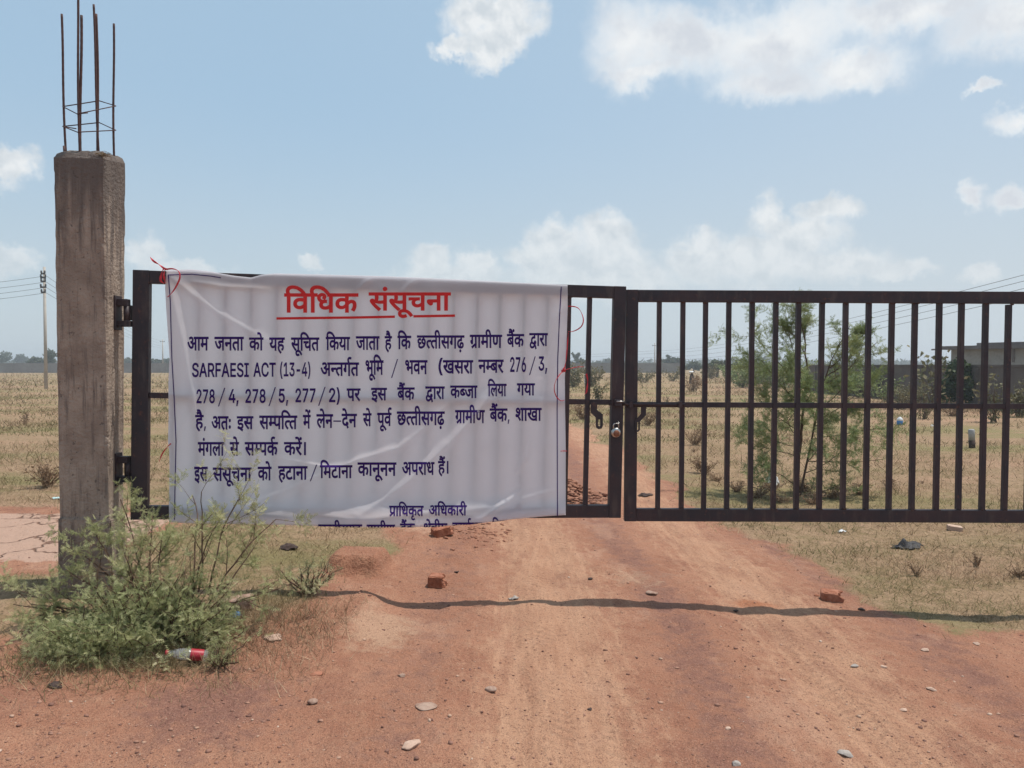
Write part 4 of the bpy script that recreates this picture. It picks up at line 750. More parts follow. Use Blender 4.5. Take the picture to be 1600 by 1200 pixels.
WORDS = [
(0,444,560,459.3,487.5,0,0,[(0,0,0),(1,259,0),(0,815,0),(2,1074,0),(3,1689,0)]),
(0,576,704.5,457.8,484.4,0,0,[(4,0,0),(5,676,0),(4,676,0),(6,1352,0),(7,1352,0),(8,1986,0),(9,2541,0)]),
(1,292.7,326,526.9,547,0,0,[(10,0,0),(11,1023,0)]),
(1,335,381,526.9,547,0,0,[(12,0,0),(8,742,0),(13,1297,0),(9,1867,0)]),
(1,389,411.7,528,547,0,0,[(3,0,0),(14,762,0)]),
(1,420.6,445,528,547.5,0,0,[(15,0,0),(16,580,0)]),
(1,454.6,499,528,547.5,0,0,[(4,0,0),(6,676,0),(0,676,0),(7,935,0),(13,1569,0)]),
(1,509,547,527,546.5,0,0,[(0,0,0),(3,259,0),(15,1021,0),(9,1601,0)]),
(1,556,593,526,546,0,0,[(12,0,0),(9,742,0),(13,1001,0),(9,1571,0)]),
(1,601,612.5,525.8,545.5,0,0,[(16,0,0),(17,531,0)]),
(1,621,642.5,525.3,545,0,0,[(0,0,0),(3,259,0)]),
(1,651.4,725.7,524.7,544,0,0,[(18,0,0),(19,701,0),(13,1050,0),(20,1620,0),(4,1879,0),(21,2555,0),(22,3118,0)]),
(1,734,784.6,523.7,543,0,0,[(23,0,0),(9,563,0),(11,822,0),(20,1420,0),(24,1679,0)]),
(1,792,819,522.5,541.5,0,0,[(25,0,0),(26,571,0),(3,571,0)]),
(1,827,856,521,540,0,0,[(27,0,0),(9,620,0),(28,879,0),(9,1288,0)]),
(2,300,388.8,567.7,588.5,1,0,[(29,0,0),(30,1314,0),(31,2727,0),(32,4045,0),(30,5254,0),(33,6667,0),(29,7898,0),(34,9212,0)]),
(2,395.8,431,567.2,588,1,0,[(30,0,0),(35,1413,0),(36,2909,0)]),
(2,437.6,485,567,587.5,1,0,[(37,0,0),(38,800,0),(39,2128,0),(40,3456,0),(41,4784,0),(42,6112,0)]),
(2,500.7,561,567,586.8,0,0,[(43,0,0),(44,764,0),(13,1122,0),(21,1692,0),(45,2255,0),(13,2255,0)]),
(2,571,599.3,563.8,585,0,0,[(46,0,0),(6,703,0),(0,703,0),(11,962,0)]),
(2,611,622,561,590.6,2,0,[(47,0,0)]),
(2,633,668,563.4,584,0,0,[(46,0,0),(1,703,0),(8,1259,0)]),
(2,685,692,561,582,1,0,[(37,0,0)]),
(2,692,739.5,563.4,583,0,0,[(48,0,0),(4,818,0),(28,1494,0),(9,1903,0)]),
(2,747.4,787,562.6,582,0,0,[(8,0,0),(49,555,0),(25,905,0),(28,1476,0)]),
(2,797,822,558.7,580.6,1,0,[(50,0,0),(51,1328,0),(52,2656,0)]),
(2,826.7,837,557,586,2,0,[(47,0,0)]),
(2,841.5,855,557.5,578.5,1,0,[(39,0,0),(53,1328,0)]),
(3,307,335.6,609,629.5,1,0,[(50,0,0),(51,1328,0),(54,2656,0)]),
(3,340.5,352,606,635,2,0,[(47,0,0)]),
(3,357.3,372.8,608.5,629,1,0,[(41,0,0),(53,1328,0)]),
(3,383.4,415,608.5,629,1,0,[(50,0,0),(51,1328,0),(54,2656,0)]),
(3,419.5,431,605,634.5,2,0,[(47,0,0)]),
(3,435.5,450.4,608,628.5,1,0,[(55,0,0),(53,1328,0)]),
(3,461.6,493,607.5,628,1,0,[(50,0,0),(51,1328,0),(51,2656,0)]),
(3,497,508.8,604.5,634,2,0,[(47,0,0)]),
(3,514,531,607,627.8,1,0,[(50,0,0),(42,1328,0)]),
(3,541.7,563.4,607.6,626,0,0,[(56,0,0),(28,568,0)]),
(3,579.8,604.6,606.6,625,0,0,[(57,0,0),(4,491,0)]),
(3,620.6,648,606,624.5,0,0,[(25,0,0),(26,571,0),(3,571,0)]),
(3,664.5,695,604.4,623,0,0,[(27,0,0),(9,620,0),(28,879,0),(9,1288,0)]),
(3,703.4,746,603,621.4,0,0,[(3,0,0),(58,762,0),(12,1163,0),(9,1905,0)]),
(3,761.9,791.6,600.3,618.5,0,0,[(0,0,0),(59,259,0),(15,937,0),(9,1517,0)]),
(3,807.6,836,599.5,617.2,0,0,[(21,0,0),(15,563,0),(9,1143,0)]),
(4,304.8,321.8,649,669,0,1,[(16,0,0),(17,531,0)]),
(4,330.3,360.7,651,671,0,0,[(43,0,0),(13,764,0),(60,1334,0)]),
(4,370,396,651,670,0,0,[(57,0,0),(4,491,0)]),
(4,405,464.6,650,670,0,0,[(4,0,0),(49,676,0),(56,1026,0),(0,1594,0),(19,1853,0),(13,2202,0)]),
(4,473.3,485.4,649,669,0,0,[(11,0,0),(61,598,0)]),
(4,494.4,520.5,647.8,668,0,0,[(59,0,0),(62,678,0),(8,678,0)]),
(4,521,533,657,659,2,0,[(63,0,0)]),
(4,533.7,557.7,647.2,667,0,0,[(64,0,0),(62,465,0),(8,520,0)]),
(4,567,580.6,646.3,665.4,0,0,[(4,0,0),(62,676,0)]),
(4,589.3,612,645.7,665,0,0,[(56,0,0),(6,568,0),(1,568,0),(45,1124,0)]),
(4,620,695,643.6,663.7,0,0,[(18,0,0),(19,701,0),(13,1050,0),(20,1620,0),(4,1879,0),(21,2555,0),(22,3118,0)]),
(4,711,757.6,641.4,660.6,0,0,[(23,0,0),(9,563,0),(11,822,0),(20,1420,0),(24,1679,0)]),
(4,765,796,638.9,658,0,1,[(25,0,0),(26,571,0),(3,571,0)]),
(4,805.4,846.4,638,657,0,0,[(65,0,0),(9,680,0),(48,939,0),(9,1757,0)]),
(5,309,350.5,691.4,711.5,0,0,[(11,0,0),(5,598,0),(21,598,0),(59,1161,0),(9,1839,0)]),
(5,359,373.4,691.4,711.5,0,0,[(4,0,0),(62,676,0)]),
(5,382.4,434.4,691.4,711,0,0,[(4,0,0),(49,676,0),(56,1026,0),(3,1594,0),(45,2135,0)]),
(5,443.6,478,691.4,710.5,0,0,[(3,0,0),(28,762,0),(61,1171,0),(66,1171,0)]),
(6,303.3,324.6,730,751,0,0,[(57,0,0),(4,491,0)]),
(6,332.4,393.4,731.2,751,0,0,[(4,0,0),(5,676,0),(4,676,0),(6,1352,0),(7,1352,0),(8,1986,0),(9,2541,0)]),
(6,402.5,424.4,730,750,0,0,[(3,0,0),(14,762,0)]),
(6,434.4,480.5,729,749,0,0,[(16,0,0),(67,531,0),(9,1035,0),(8,1294,0),(9,1849,0)]),
(6,484,495.6,726,752,2,0,[(47,0,0)]),
(6,499.7,550.7,727.5,746.5,0,0,[(0,0,0),(11,259,0),(67,857,0),(9,1361,0),(8,1620,0),(9,2175,0)]),
(6,558.7,619.5,723.2,743,0,0,[(3,0,0),(9,762,0),(8,1021,0),(6,1576,0),(8,1576,0),(8,2131,0)]),
(6,628,679,722.6,741.5,0,0,[(43,0,0),(56,764,0),(28,1332,0),(9,1741,0),(2,2000,0)]),
(6,684.3,700.7,721,739.5,0,0,[(16,0,0),(26,531,0),(66,531,0)]),
(7,608,662,790.8,806,0,0,[(68,0,0),(9,568,0),(0,827,0),(2,1086,0),(3,1701,0),(69,2242,0),(13,2463,0)]),
(7,670,729.4,790,805,0,0,[(43,0,0),(0,764,0),(2,1023,0),(3,1638,0),(9,2400,0),(28,2659,0),(20,3068,0)]),
(8,497,566,820,836,0,0,[(18,0,0),(19,701,0),(13,1050,0),(20,1620,0),(4,1879,0),(21,2555,0),(22,3118,0)]),
(8,572.7,617.4,820.3,836,0,0,[(23,0,0),(9,563,0),(11,822,0),(20,1420,0),(24,1679,0)]),
(8,624.8,651,818.6,834.5,0,1,[(25,0,0),(26,571,0),(3,571,0)]),
(8,661.6,699,818.2,834,0,0,[(70,0,0),(62,712,0),(71,712,0),(20,1264,0),(15,1523,0)]),
(8,706.6,757,817,833,0,1,[(3,0,0),(9,762,0),(15,1021,0),(9,1601,0),(45,1860,0),(59,1860,0),(15,2538,0)]),
(8,769,818,815.3,831,0,0,[(0,0,0),(25,259,0),(59,830,0),(9,1508,0),(4,1767,0),(56,2443,0),(72,3011,0),(28,3011,0)]),
]

from mathutils.geometry import delaunay_2d_cdt
def flat_contour(c):
    x = y = 0; q = []
    for a, b in zip(c[::2], c[1::2]): x += (a - (a & 1)) // 2; y += b; q.append((x, y, a & 1))
    z = []
    for a, b in zip(q, q[1:] + q[:1]):
        z.append(a)
        if not a[2] and not b[2]: z.append(((a[0] + b[0]) / 2, (a[1] + b[1]) / 2, 1))
    st = next(i_ for i_, a in enumerate(z) if a[2]); z = z[st:] + z[:st]; out = []; i_ = 0; n = len(z)
    while i_ < n:
        a, b = z[i_], z[(i_ + 1) % n]; out.append(a[:2])
        if b[2]: i_ += 1
        else:
            d_ = z[(i_ + 2) % n]
            for t in (1 / 3, 2 / 3): out.append(((1 - t) ** 2 * a[0] + 2 * t * (1 - t) * b[0] + t * t * d_[0], (1 - t) ** 2 * a[1] + 2 * t * (1 - t) * b[1] + t * t * d_[1]))
            i_ += 2
    return np.array(out, float)
def thicken(p, e):
    q = [p[0]]
    for v in p[1:]:
        if np.hypot(*(v - q[-1])) > 2: q.append(v)
    if np.hypot(*(q[0] - q[-1])) <= 2 and len(q) > 3: q.pop()
    p = np.array(q); a = p - np.roll(p, 1, 0); b = np.roll(p, -1, 0) - p
    na = np.stack([-a[:, 1], a[:, 0]], 1) / np.hypot(a[:, 0], a[:, 1])[:, None]; nb = np.stack([-b[:, 1], b[:, 0]], 1) / np.hypot(b[:, 0], b[:, 1])[:, None]
    m = na + nb; d_ = np.clip((m * na).sum(1), .5, None)
    return p + e * m / d_[:, None]
FLAT = [[flat_contour(c) for c in g] for g in GLYPHS]
def fill(polys):
    """triangles inside the outlines, cut by a grid so that they can follow the cloth"""
    P2 = []; E2 = []
    for q in polys:
        n = len(q); o = len(P2); P2 += [tuple(v) for v in q]; E2 += [(o + i_, o + (i_ + 1) % n) for i_ in range(n)]
    A_ = np.concatenate(polys); x0, y0 = A_.min(0) - .05; x1, y1 = A_.max(0) + .05
    for gx_ in np.arange(math.ceil(x0 / 5) * 5, x1, 5.0): P2 += [(gx_, y0), (gx_, y1)]; E2.append((len(P2) - 2, len(P2) - 1))
    for gy_ in np.arange(math.ceil(y0 / 4) * 4, y1, 4.0): P2 += [(x0, gy_), (x1, gy_)]; E2.append((len(P2) - 2, len(P2) - 1))
    r_ = delaunay_2d_cdt([Vector(p) for p in P2], E2, [], 0, 1e-5)
    V2 = np.array([tuple(v) for v in r_[0]]); T2 = np.array([f for f in r_[2] if len(f) == 3]); C2 = V2[T2].mean(1); wn = np.zeros(len(C2), int)
    for q in polys:
        for a, b in zip(q, np.roll(q, -1, 0)):
            if a[1] == b[1]: continue
            up = (a[1] <= C2[:, 1]) & (b[1] > C2[:, 1]); dn = (a[1] > C2[:, 1]) & (b[1] <= C2[:, 1]); m = up | dn
            xi = a[0] + (C2[:, 1] - a[1]) / (b[1] - a[1]) * (b[0] - a[0]); m &= xi > C2[:, 0]; wn += np.where(m & up, 1, 0) - np.where(m & dn, 1, 0)
    T2 = T2[wn != 0]; u_, inv = np.unique(T2, return_inverse=True)
    return V2[u_], inv.reshape(-1, 3)
LINES = {}
for li, x0, x1, yh, yb_, kind, comma, row in WORDS:
    e = (24, 2048 * .024, -2048 * .02)[kind]; C_ = []
    for gi, (g, dx, dy) in enumerate(row):
        for c in FLAT[g]: C_.append((gi, thicken(c, e) + np.array([dx, dy])))
    if comma:
        xr_ = max(q[:, 0].max() for _, q in C_)
        for c in FLAT[COMMA]:
            q = thicken(c, 40) * .34; C_.append((len(row), q + np.array([xr_ + 20 - q[:, 0].min(), 0])))
    A_ = np.concatenate([q for _, q in C_]); mn, mx_ = A_[:, 0].min(), A_[:, 0].max()
    hi, lo = (A_[:, 1].max(), A_[:, 1].min()) if kind == 2 else ((1490, 0) if kind == 1 else (622, 0))
    for gi in sorted({g for g, _ in C_}):
        polys = [np.stack([x0 + (q[:, 0] - mn) * (x1 - x0) / (mx_ - mn), yh + (hi - q[:, 1]) * (yb_ - yh) / (hi - lo)], 1) for g, q in C_ if g == gi]
        V2, T2 = fill(polys)
        LINES.setdefault(li, []).append((cloth_pt(V2[:, 0], V2[:, 1], .0020 + .0005 * (gi % 4)), T2))
for li, parts_ in LINES.items():
    off = 0; VV = []; FF = []
    for v, f in parts_: VV.append(v); FF.append(f + off); off += len(v)
    mesh_obj('heading_text' if li == 0 else 'text_line', np.concatenate(VV), np.concatenate(FF), M['redink'] if li == 0 else M['purpleink'], banner)

# red ribbons that tie the banner
def ribbon(name, label, pts, wd=.006, parent=None, group='red ribbons tying the banner'):
    pts = np.array(pts, float)
    # smooth the path
    t = np.linspace(0, len(pts) - 1, len(pts) * 6); idx = np.clip(t.astype(int), 0, len(pts) - 2); f = t - idx
    p0_, p1_ = pts[np.maximum(idx - 1, 0)], pts[idx]; p2_, p3_ = pts[idx + 1], pts[np.minimum(idx + 2, len(pts) - 1)]
    f = f[:, None]
    q = .5 * (2 * p1_ + (p2_ - p0_) * f + (2 * p0_ - 5 * p1_ + 4 * p2_ - p3_) * f ** 2 + (3 * p1_ - p0_ - 3 * p2_ + p3_) * f ** 3)
    tn = np.gradient(q, axis=0); tn /= np.linalg.norm(tn, axis=1)[:, None] + 1e-9
    tw = np.linspace(0, 5, len(q)); side = np.cross(tn, np.array([0, 1.0, 0])); side /= np.linalg.norm(side, axis=1)[:, None] + 1e-9
    nb = np.cross(tn, side); w_ = (np.cos(tw)[:, None] * side + .6 * np.sin(tw)[:, None] * nb) * wd; th = np.cross(tn, w_); th /= np.linalg.norm(th, axis=1)[:, None] + 1e-9
    th *= .0012
    n = len(q); V = np.concatenate([q + w_ + th, q - w_ + th, q - w_ - th, q + w_ - th]); Fc = []
    for c in range(4):
        d2 = (c + 1) % 4
        for a in range(n - 1): Fc.append((c * n + a, c * n + a + 1, d2 * n + a + 1, d2 * n + a))
    Fc += [(0, n, 2 * n, 3 * n), (n - 1, 4 * n - 1, 3 * n - 1, 2 * n - 1)]
    o = mesh_obj(name, V, Fc, M['ribbon'], parent)
    if label: tag(o, label, 'ribbon', group)
    return o
def lp(px, py, off=-.06): return LF.hit(px, py, off)
kn = thing('ribbon_tie', 'red ribbon knotted round the top rail at the banner corner by the pillar', 'ribbon', loc=(0, 0, 0), group='red ribbons tying the banner')
ribbon('ribbon_loop', None, [lp(257, 418, -.05), lp(253, 426), lp(251, 438), lp(256, 443, -.05)], .007, kn)
ribbon('ribbon_loop', None, [lp(259, 419, -.05), lp(256, 430, -.07), lp(258, 442, -.05)], .006, kn)
ribbon('ribbon_tail', None, [lp(257, 420), lp(248, 413, -.07), lp(240, 408, -.07), lp(235, 402, -.06)], .006, kn)
ribbon('ribbon_tail', None, [lp(258, 421), lp(270, 420, -.10), lp(279, 424, -.12), lp(281, 434, -.12), lp(275, 448, -.11), lp(268, 458, -.09), lp(262, 464, -.06)], .005, kn)
ribbon('ribbon', 'short red ribbon hanging from the left edge of the banner by the pillar', [lp(267, 693), lp(260, 700), lp(253, 710), lp(249, 721)], .004)
kn2 = thing('ribbon_tie', 'red ribbon knotted at mid height of the banner edge near the gate lock', 'ribbon', loc=(0, 0, 0), group='red ribbons tying the banner')
bm = bmesh.new(); bmesh.ops.create_icosphere(bm, subdivisions=2, radius=.014)
for v in bm.verts: v.co = v.co * (1 + .35 * math.sin(v.co.x * 300 + v.co.z * 170)) + Vector(lp(881, 578.5, -.055))
bm_obj('knot', bm, M['ribbon'], kn2, True)
ribbon('ribbon_tail', None, [lp(881, 579), lp(874, 586, -.08), lp(868, 596, -.10), lp(866, 608, -.10), lp(869, 619, -.08), lp(876, 626, -.06), lp(882, 625, -.05)], .0028, kn2)
ribbon('ribbon_tail', None, [lp(882, 578), lp(892, 575.5), lp(901, 573.5), lp(913, 573)], .0022, kn2)
ribbon('ribbon_tail', None, [lp(882, 576, -.05), lp(884, 565, -.05), lp(886, 545, -.045), lp(888, 520, -.04)], .004, kn2)
ribbon('ribbon', 'thin red ribbon looping between banner edge and first open bar', [lp(888, 478.5, -.03), lp(897, 479), lp(904, 482), lp(909, 490), lp(911.5, 500), lp(909, 509), lp(902, 515), lp(894, 518), lp(888, 518, -.03)], .0038)
ribbon('ribbon', 'faded red ribbon wound down the first open bar beside the banner', [lp(916, 584, -.022), lp(918, 592, -.024), lp(918, 600, -.024), lp(917, 608, -.024), lp(916, 613, -.024), lp(914, 616, -.026)], .006)
ribbon('ribbon', 'tiny red ribbon end poking through the lower edge of the banner', [lp(876, 705, -.05), lp(880, 704.6, -.055), lp(886, 704.8, -.05)], .003)

# ------------------------------------------------------------------ concrete pillar
pil = thing('concrete_pillar', 'tall weathered concrete gate pillar with bare reinforcing rods on top', 'pillar', loc=(0, 0, 0))
def pillar_body():
    yf, yr = 4.5, 4.5
    # four corner lines given at top and at the collar: front-left, front-right, back-right, back-left
    tp = [P(82, 246, 4.50), P(161, 248, 4.46), P(198, 256, 4.74), P(118, 250, 4.80)]
    cl = [P(91.5, 810, 4.50), P(171, 812, 4.46), P(194, 803, 4.75), P(116, 803, 4.80)]
    rings = []; nz = 60
    for s_ in range(nz + 1):
        t = s_ / nz; ring = [tp[c] * (1 - t) + cl[c] * t for c in range(4)]; rings.append(ring)
    V = []; per = 16
    for ri, ring in enumerate(rings):
        for c in range(4):
            a, b = ring[c], ring[(c + 1) % 4]
            for q in range(per): V.append(a + (b - a) * q / per)
    V = np.array(V); n = 4 * per
    cz = V.reshape(nz + 1, n, 3).mean(1)
    W3 = V.reshape(nz + 1, n, 3)
    # rounded, chipped arrises and slightly uneven faces
    for ri in range(nz + 1):
        for q in range(n):
            kq = q % per; dcorner = min(kq, per - kq)
            pull = (.0075 if dcorner == 0 else .0012 if dcorner == 1 else 0)
            pull += .008 * max(0, vnoise(np.array([ri * .7]), np.array([(q // per + (kq > per / 2)) * 9.1]))[0] - .55) * (2 if dcorner == 0 else 1 if dcorner == 1 else 0)
            pull += .004 * (vnoise(np.array([ri * .25]), np.array([q * .4]))[0] - .5)
            d_ = cz[ri] - W3[ri, q]; L_ = np.linalg.norm(d_); W3[ri, q] += d_ / L_ * pull
    Fc = []
    for ri in range(nz):
        for q in range(n): Fc.append((ri * n + q, (ri + 1) * n + q, (ri + 1) * n + (q + 1) % n, ri * n + (q + 1) % n))
    V = list(W3.reshape(-1, 3))
    # broken domed top
    base = 0; prev = list(range(n))
    for lv, (sh, dz) in enumerate([(.93, .022), (.80, .040), (.55, .047), (.25, .045)]):
        idx = []
        for q in range(n):
            pq = cz[0] + (W3[0, q] - cz[0]) * sh; pq = pq + np.array([0, 0, dz + .020 * (vnoise(np.array([q * .45]), np.array([lv * .8]))[0] - .5)]); idx.append(len(V)); V.append(pq)
        for q in range(n): Fc.append((prev[q], prev[(q + 1) % n], idx[(q + 1) % n], idx[q]))
        prev = idx
    V.append(cz[0] + np.array([0, 0, .05])); c = len(V) - 1
    for q in range(n): Fc.append((prev[q], prev[(q + 1) % n], c))
    return V, Fc, tp, cl
V, Fc, tp, cl = pillar_body()
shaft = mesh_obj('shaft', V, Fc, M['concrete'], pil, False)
bm = bmesh.new()
# wider footing block below the collar joint
ft = [P(90.5, 809, 4.485), P(173, 811, 4.445), P(195.5, 802, 4.76), P(115, 802, 4.815)]
vb = [bm.verts.new(Vector(q)) for q in ft]; vl = []
for q in ft:
    d_ = (q - np.mean(ft, 0)) * .05; vl.append(bm.verts.new(Vector((q[0] + d_[0], q[1] + d_[1], .02))))
bm.faces.new(vb[::-1]); bm.faces.new(vl)
for a in range(4): bm.faces.new((vb[a], vb[(a + 1) % 4], vl[(a + 1) % 4], vl[a]))
bmesh.ops.recalc_face_normals(bm, faces=bm.faces[:])
bmesh.ops.bevel(bm, geom=bm.edges[:], offset=.008, segments=2, affect='EDGES')
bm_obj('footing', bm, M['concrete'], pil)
# rods: (px top, py top, px bottom, py bottom, depth, radius)
RODS = [(95.5, 22, 103, 236, 4.58, .0065), (121, -12, 124.5, 236, 4.52, .0065), (126.5, 24, 126, 236, 4.535, .0075), (145.5, 7, 154.5, 236, 4.70, .0065), (150.5, 22, 153.5, 236, 4.72, .0075), (177, 37, 178.5, 240, 4.66, .0065)]
for (xa, ya, xb, yb_, dd, rr) in RODS:
    a, b = P(xa, ya, dd), P(xb, yb_, dd); b = b + (b - a) * .04
    n = 40; t = np.linspace(0, 1, n)[:, None]; line = a + (b - a) * t; line[:, 0] += .004 * np.sin(t[:, 0] * 5 + xa)
    rad = rr * (1 + .06 * (np.arange(n) % 2))
    tube_obj('rod', [(line, rad)], M['rebar'], pil, 8)
tube_obj('rod_stub', [(np.array([P(100, 228, 4.57), P(101, 242, 4.57)]), .007)], M['rebar'], pil, 8)
def stirrup(q, tails):
    c = [P(px, py, dd) for px, py, dd in q]; c = c + [c[0]]
    paths = [(np.array(c), .0034)] + [(np.array([P(*a), P(*b)]), .0034) for a, b in tails]
    tube_obj('stirrup', paths, M['rebar'], pil, 6)
stirrup([(98, 166.5, 4.57), (155, 157.5, 4.73), (181, 165.5, 4.65), (120.5, 178, 4.51)], [((120, 178, 4.51), (137, 176.5, 4.58))])
stirrup([(98, 197.5, 4.57), (155, 191.5, 4.73), (181, 203.5, 4.65), (121, 206.5, 4.51)], [((100, 198, 4.57), (119, 201, 4.55))])
# straw lodged on the broken corner
pth = []
for s_ in range(40):
    c = P(rng.uniform(152, 172), rng.uniform(238, 246), 4.47) ; dv = rng.normal(0, 1, 3); dv[2] *= .4; dv /= np.linalg.norm(dv)
    pth.append((np.array([c - dv * .02, c + dv * .025]), .0009))
V, Q = tubes(pth, 3, False); o = mesh_obj('straw_tuft', V, Q, M['straw'], pil)
# hinge brackets on the pillar's side face
def bracket(py0, py1, px0, px1):
    Yb = 4.60
    a, b = P(px0, py0, Yb), P(px1, py1, Yb)
    x0, x1, z0, z1 = a[0], b[0], b[2], a[2]
    bm = bmesh.new()
    add_box(bm, x0 - .004, x0 + .010, Yb - .035, Yb + .045, z0 - .02, z1 + .02, .002)
    add_box(bm, x0 + .0101, x1, Yb - .022, Yb + .028, z1 - .040, z1, .002)
    add_box(bm, x0 + .0101, x1 + .012, Yb - .022, Yb + .028, z0, z0 + .036, .002)
    bm_obj('hinge_bracket', bm, M['gate'], pil)
    tube_obj('hinge_pin', [(np.array([[x1 - .012, Yb + .003, z0 + .037], [x1 - .012, Yb + .003, z1 - .041]]), .017)], M['gate'], leafL, 12).matrix_parent_inverse = leafL.matrix_world.inverted()
bpy.context.view_layer.update()
bracket(467.5, 510.5, 182, 201)
bracket(713, 753, 183, 202)
for py in (489, 733):
    ux, uz = LF.loc(206, py)
    box('hinge_lug', (ux - .03, ux + .001, -.016, .016, uz - .045, uz + .045), M['gate'], leafL, .002)

# ------------------------------------------------------------------ plants
def unit(v): return v / (np.linalg.norm(v) + 1e-9)
class Plant:
    def __init__(s, seed): s.r = np.random.default_rng(seed); s.paths = []; s.anch = []
    def grow(s, p, d, L, rad, lev, maxlev, kids=(3, 5), wob=.22, up=.05, leaf_from=1, kid_len=.55, ang=(.5, 1.0)):
        r = s.r; n = max(4, int(L / .05)) if L < .6 else 9
        pts = [p]; dirs = [unit(d)]
        for i_ in range(n):
            dd = unit(dirs[-1] + r.normal(0, wob, 3) * .5 + np.array([0, 0, up])); dirs.append(dd); pts.append(pts[-1] + dd * L / n)
        pts = np.array(pts); rads = np.linspace(rad, rad * .45, n + 1)
        s.paths.append((pts, rads))
        if lev >= leaf_from:
            for i_ in range(1, n + 1): s.anch.append((pts[i_], dirs[i_], lev))
        if lev < maxlev:
            for c in range(r.integers(*kids)):
                i_ = r.integers(max(1, n // 4), n + 1); a = unit(r.normal(0, 1, 3)); sd = unit(np.cross(dirs[i_], a)); th = r.uniform(*ang)
                s.grow(pts[i_], dirs[i_] * math.cos(th) + sd * math.sin(th), L * kid_len * r.uniform(.7, 1.2), rads[i_] * .6, lev + 1, maxlev, kids, wob, up, leaf_from, kid_len, ang)
    def feather(s, per, length, pairs, lw, droop=.0, floor=None):
        """feathery compound leaves: pairs of narrow leaflets along a short rachis"""
        r = s.r; T = []
        for p, d, lev in s.anch:
            for q in range(per if isinstance(per, int) else r.integers(*per)):
                a = unit(unit(r.normal(0, 1, 3)) + d * .6 + np.array([0, 0, .15 - droop])); L = length * r.uniform(.6, 1.25)
                b = unit(np.cross(a, r.normal(0, 1, 3)))
                ll = L * .36
                for t in np.linspace(.15, 1, pairs):
                    base = p + a * L * t
                    for sg in (-1, 1):
                        dirn = unit(b * sg + a * .5); tip = base + dirn * ll * (1.1 - .5 * t) * r.uniform(.7, 1.2)
                        T.append((base - a * lw, base + a * lw, tip))
        T = np.array(T)
        if floor is not None: T = T[T[:, :, 2].min(1) > floor]
        return T
    def broad(s, per, size):
        r = s.r; T = []
        for p, d, lev in s.anch:
            for q in range(r.integers(*per)):
                a = unit(r.normal(0, 1, 3) + d * .5); b = unit(np.cross(a, r.normal(0, 1, 3))); L = size * r.uniform(.6, 1.3); o = p + r.normal(0, size * .4, 3)
                T.append((o, o + a * L * .55 + b * L * .3, o + a * L)); T.append((o, o + a * L, o + a * L * .55 - b * L * .3))
        return np.array(T)
def tri_obj(name, T, mat, parent=None):
    V = T.reshape(-1, 3); return mesh_obj(name, V, np.arange(len(V)).reshape(-1, 3), mat, parent)
def stems_obj(name, paths, mat, parent, sides=5):
    V, Q = tubes(paths, sides, False); return mesh_obj(name, V, Q, mat, parent, True)

# thorny bush in front of the pillar: a dense low mass and taller open sprays
bp = Plant(11)
root = np.array([-2.05, 3.98, H(-2.05, 3.98)])
def spray(px, py, Y, L, rad, base_px, base_py, maxlev=2, kids=(3, 6), up=.03, baseY=None):
    b = P(base_px, base_py, baseY or 4.02); e = P(px, py, Y); d = e - b
    bp.grow(b, d, np.linalg.norm(d) * .98, rad, 0, maxlev, kids, .16, up, 1, .42, (.5, 1.1))
for (px, py, Yd, bpx, bpy_) in [(312, 765, 4.15, 300, 930), (350, 768, 4.2, 310, 925), (402, 765, 4.25, 325, 930), (425, 800, 4.2, 335, 925),
                                (235, 795, 4.2, 235, 930), (215, 775, 4.25, 225, 925), (150, 830, 4.05, 215, 925), (115, 850, 4.0, 200, 935), (105, 880, 3.98, 190, 940), (255, 830, 4.1, 240, 930),
                                (30, 930, 4.1, 160, 960), (20, 945, 4.0, 150, 970), (60, 935, 4.05, 165, 965),
                                (320, 830, 4.0, 300, 935), (395, 850, 4.1, 335, 935), (455, 900, 4.2, 350, 950), (180, 870, 3.95, 220, 940)]:
    spray(px, py, Yd, 0, .0055, bpx, bpy_)
n_open = len(bp.anch)
TO = bp.feather((1, 4), .043, 6, .0022)
opp = bp.paths
bp.paths = []; bp.anch = []
for s_ in range(230):
    px = rng.uniform(85, 350); base = P(px * .75 + 55, 1010, 3.93); base[2] = H(base[0], base[1])
    u_ = (px - 95) / 280; tall = 945 - 45 * math.sin(math.pi * min(1, u_ * 1.05)) + rng.uniform(0, 90)
    e = P(px + rng.uniform(-35, 45), tall, rng.uniform(3.75, 4.15)); d = e - base
    bp.grow(base, d, np.linalg.norm(d), .0045, 0, 1, (2, 5), .2, .0, 0, .5, (.4, 1.1))
for s_ in range(120):
    px = rng.uniform(70, 250); base = P(px * .8 + 40, 1030, 3.80); base[2] = H(base[0], base[1])
    e = P(px + rng.uniform(-40, 20), rng.uniform(975, 1040), rng.uniform(3.58, 3.8)); d = e - base
    bp.grow(base, d, np.linalg.norm(d), .0035, 0, 1, (2, 4), .2, .02, 0, .5, (.4, 1.1))
TD = bp.feather((1, 3), .046, 6, .0026, floor=.02)
bush = thing('thorny_bush', 'dense feathery green thorn bush growing at the foot of the concrete pillar', 'bush', loc=(0, 0, 0))
tri_obj('foliage', np.concatenate([TO, TD]), M['bush'], bush)
stems_obj('branches', opp + bp.paths, M['bark'], bush)
dead = Plant(77)
for s_ in range(26):
    bx_ = rng.uniform(150, 330); b_ = P(bx_, 950, 4.0); e = P(bx_ + rng.uniform(-70, 60), rng.uniform(850, 920), rng.uniform(3.9, 4.2)); d = e - b_
    dead.grow(b_, d, np.linalg.norm(d), .0032, 0, 2, (3, 6), .3, .0, 9, .5, (.5, 1.2))
stems_obj('dead_twigs', dead.paths, M['drybark'], bush, 4)

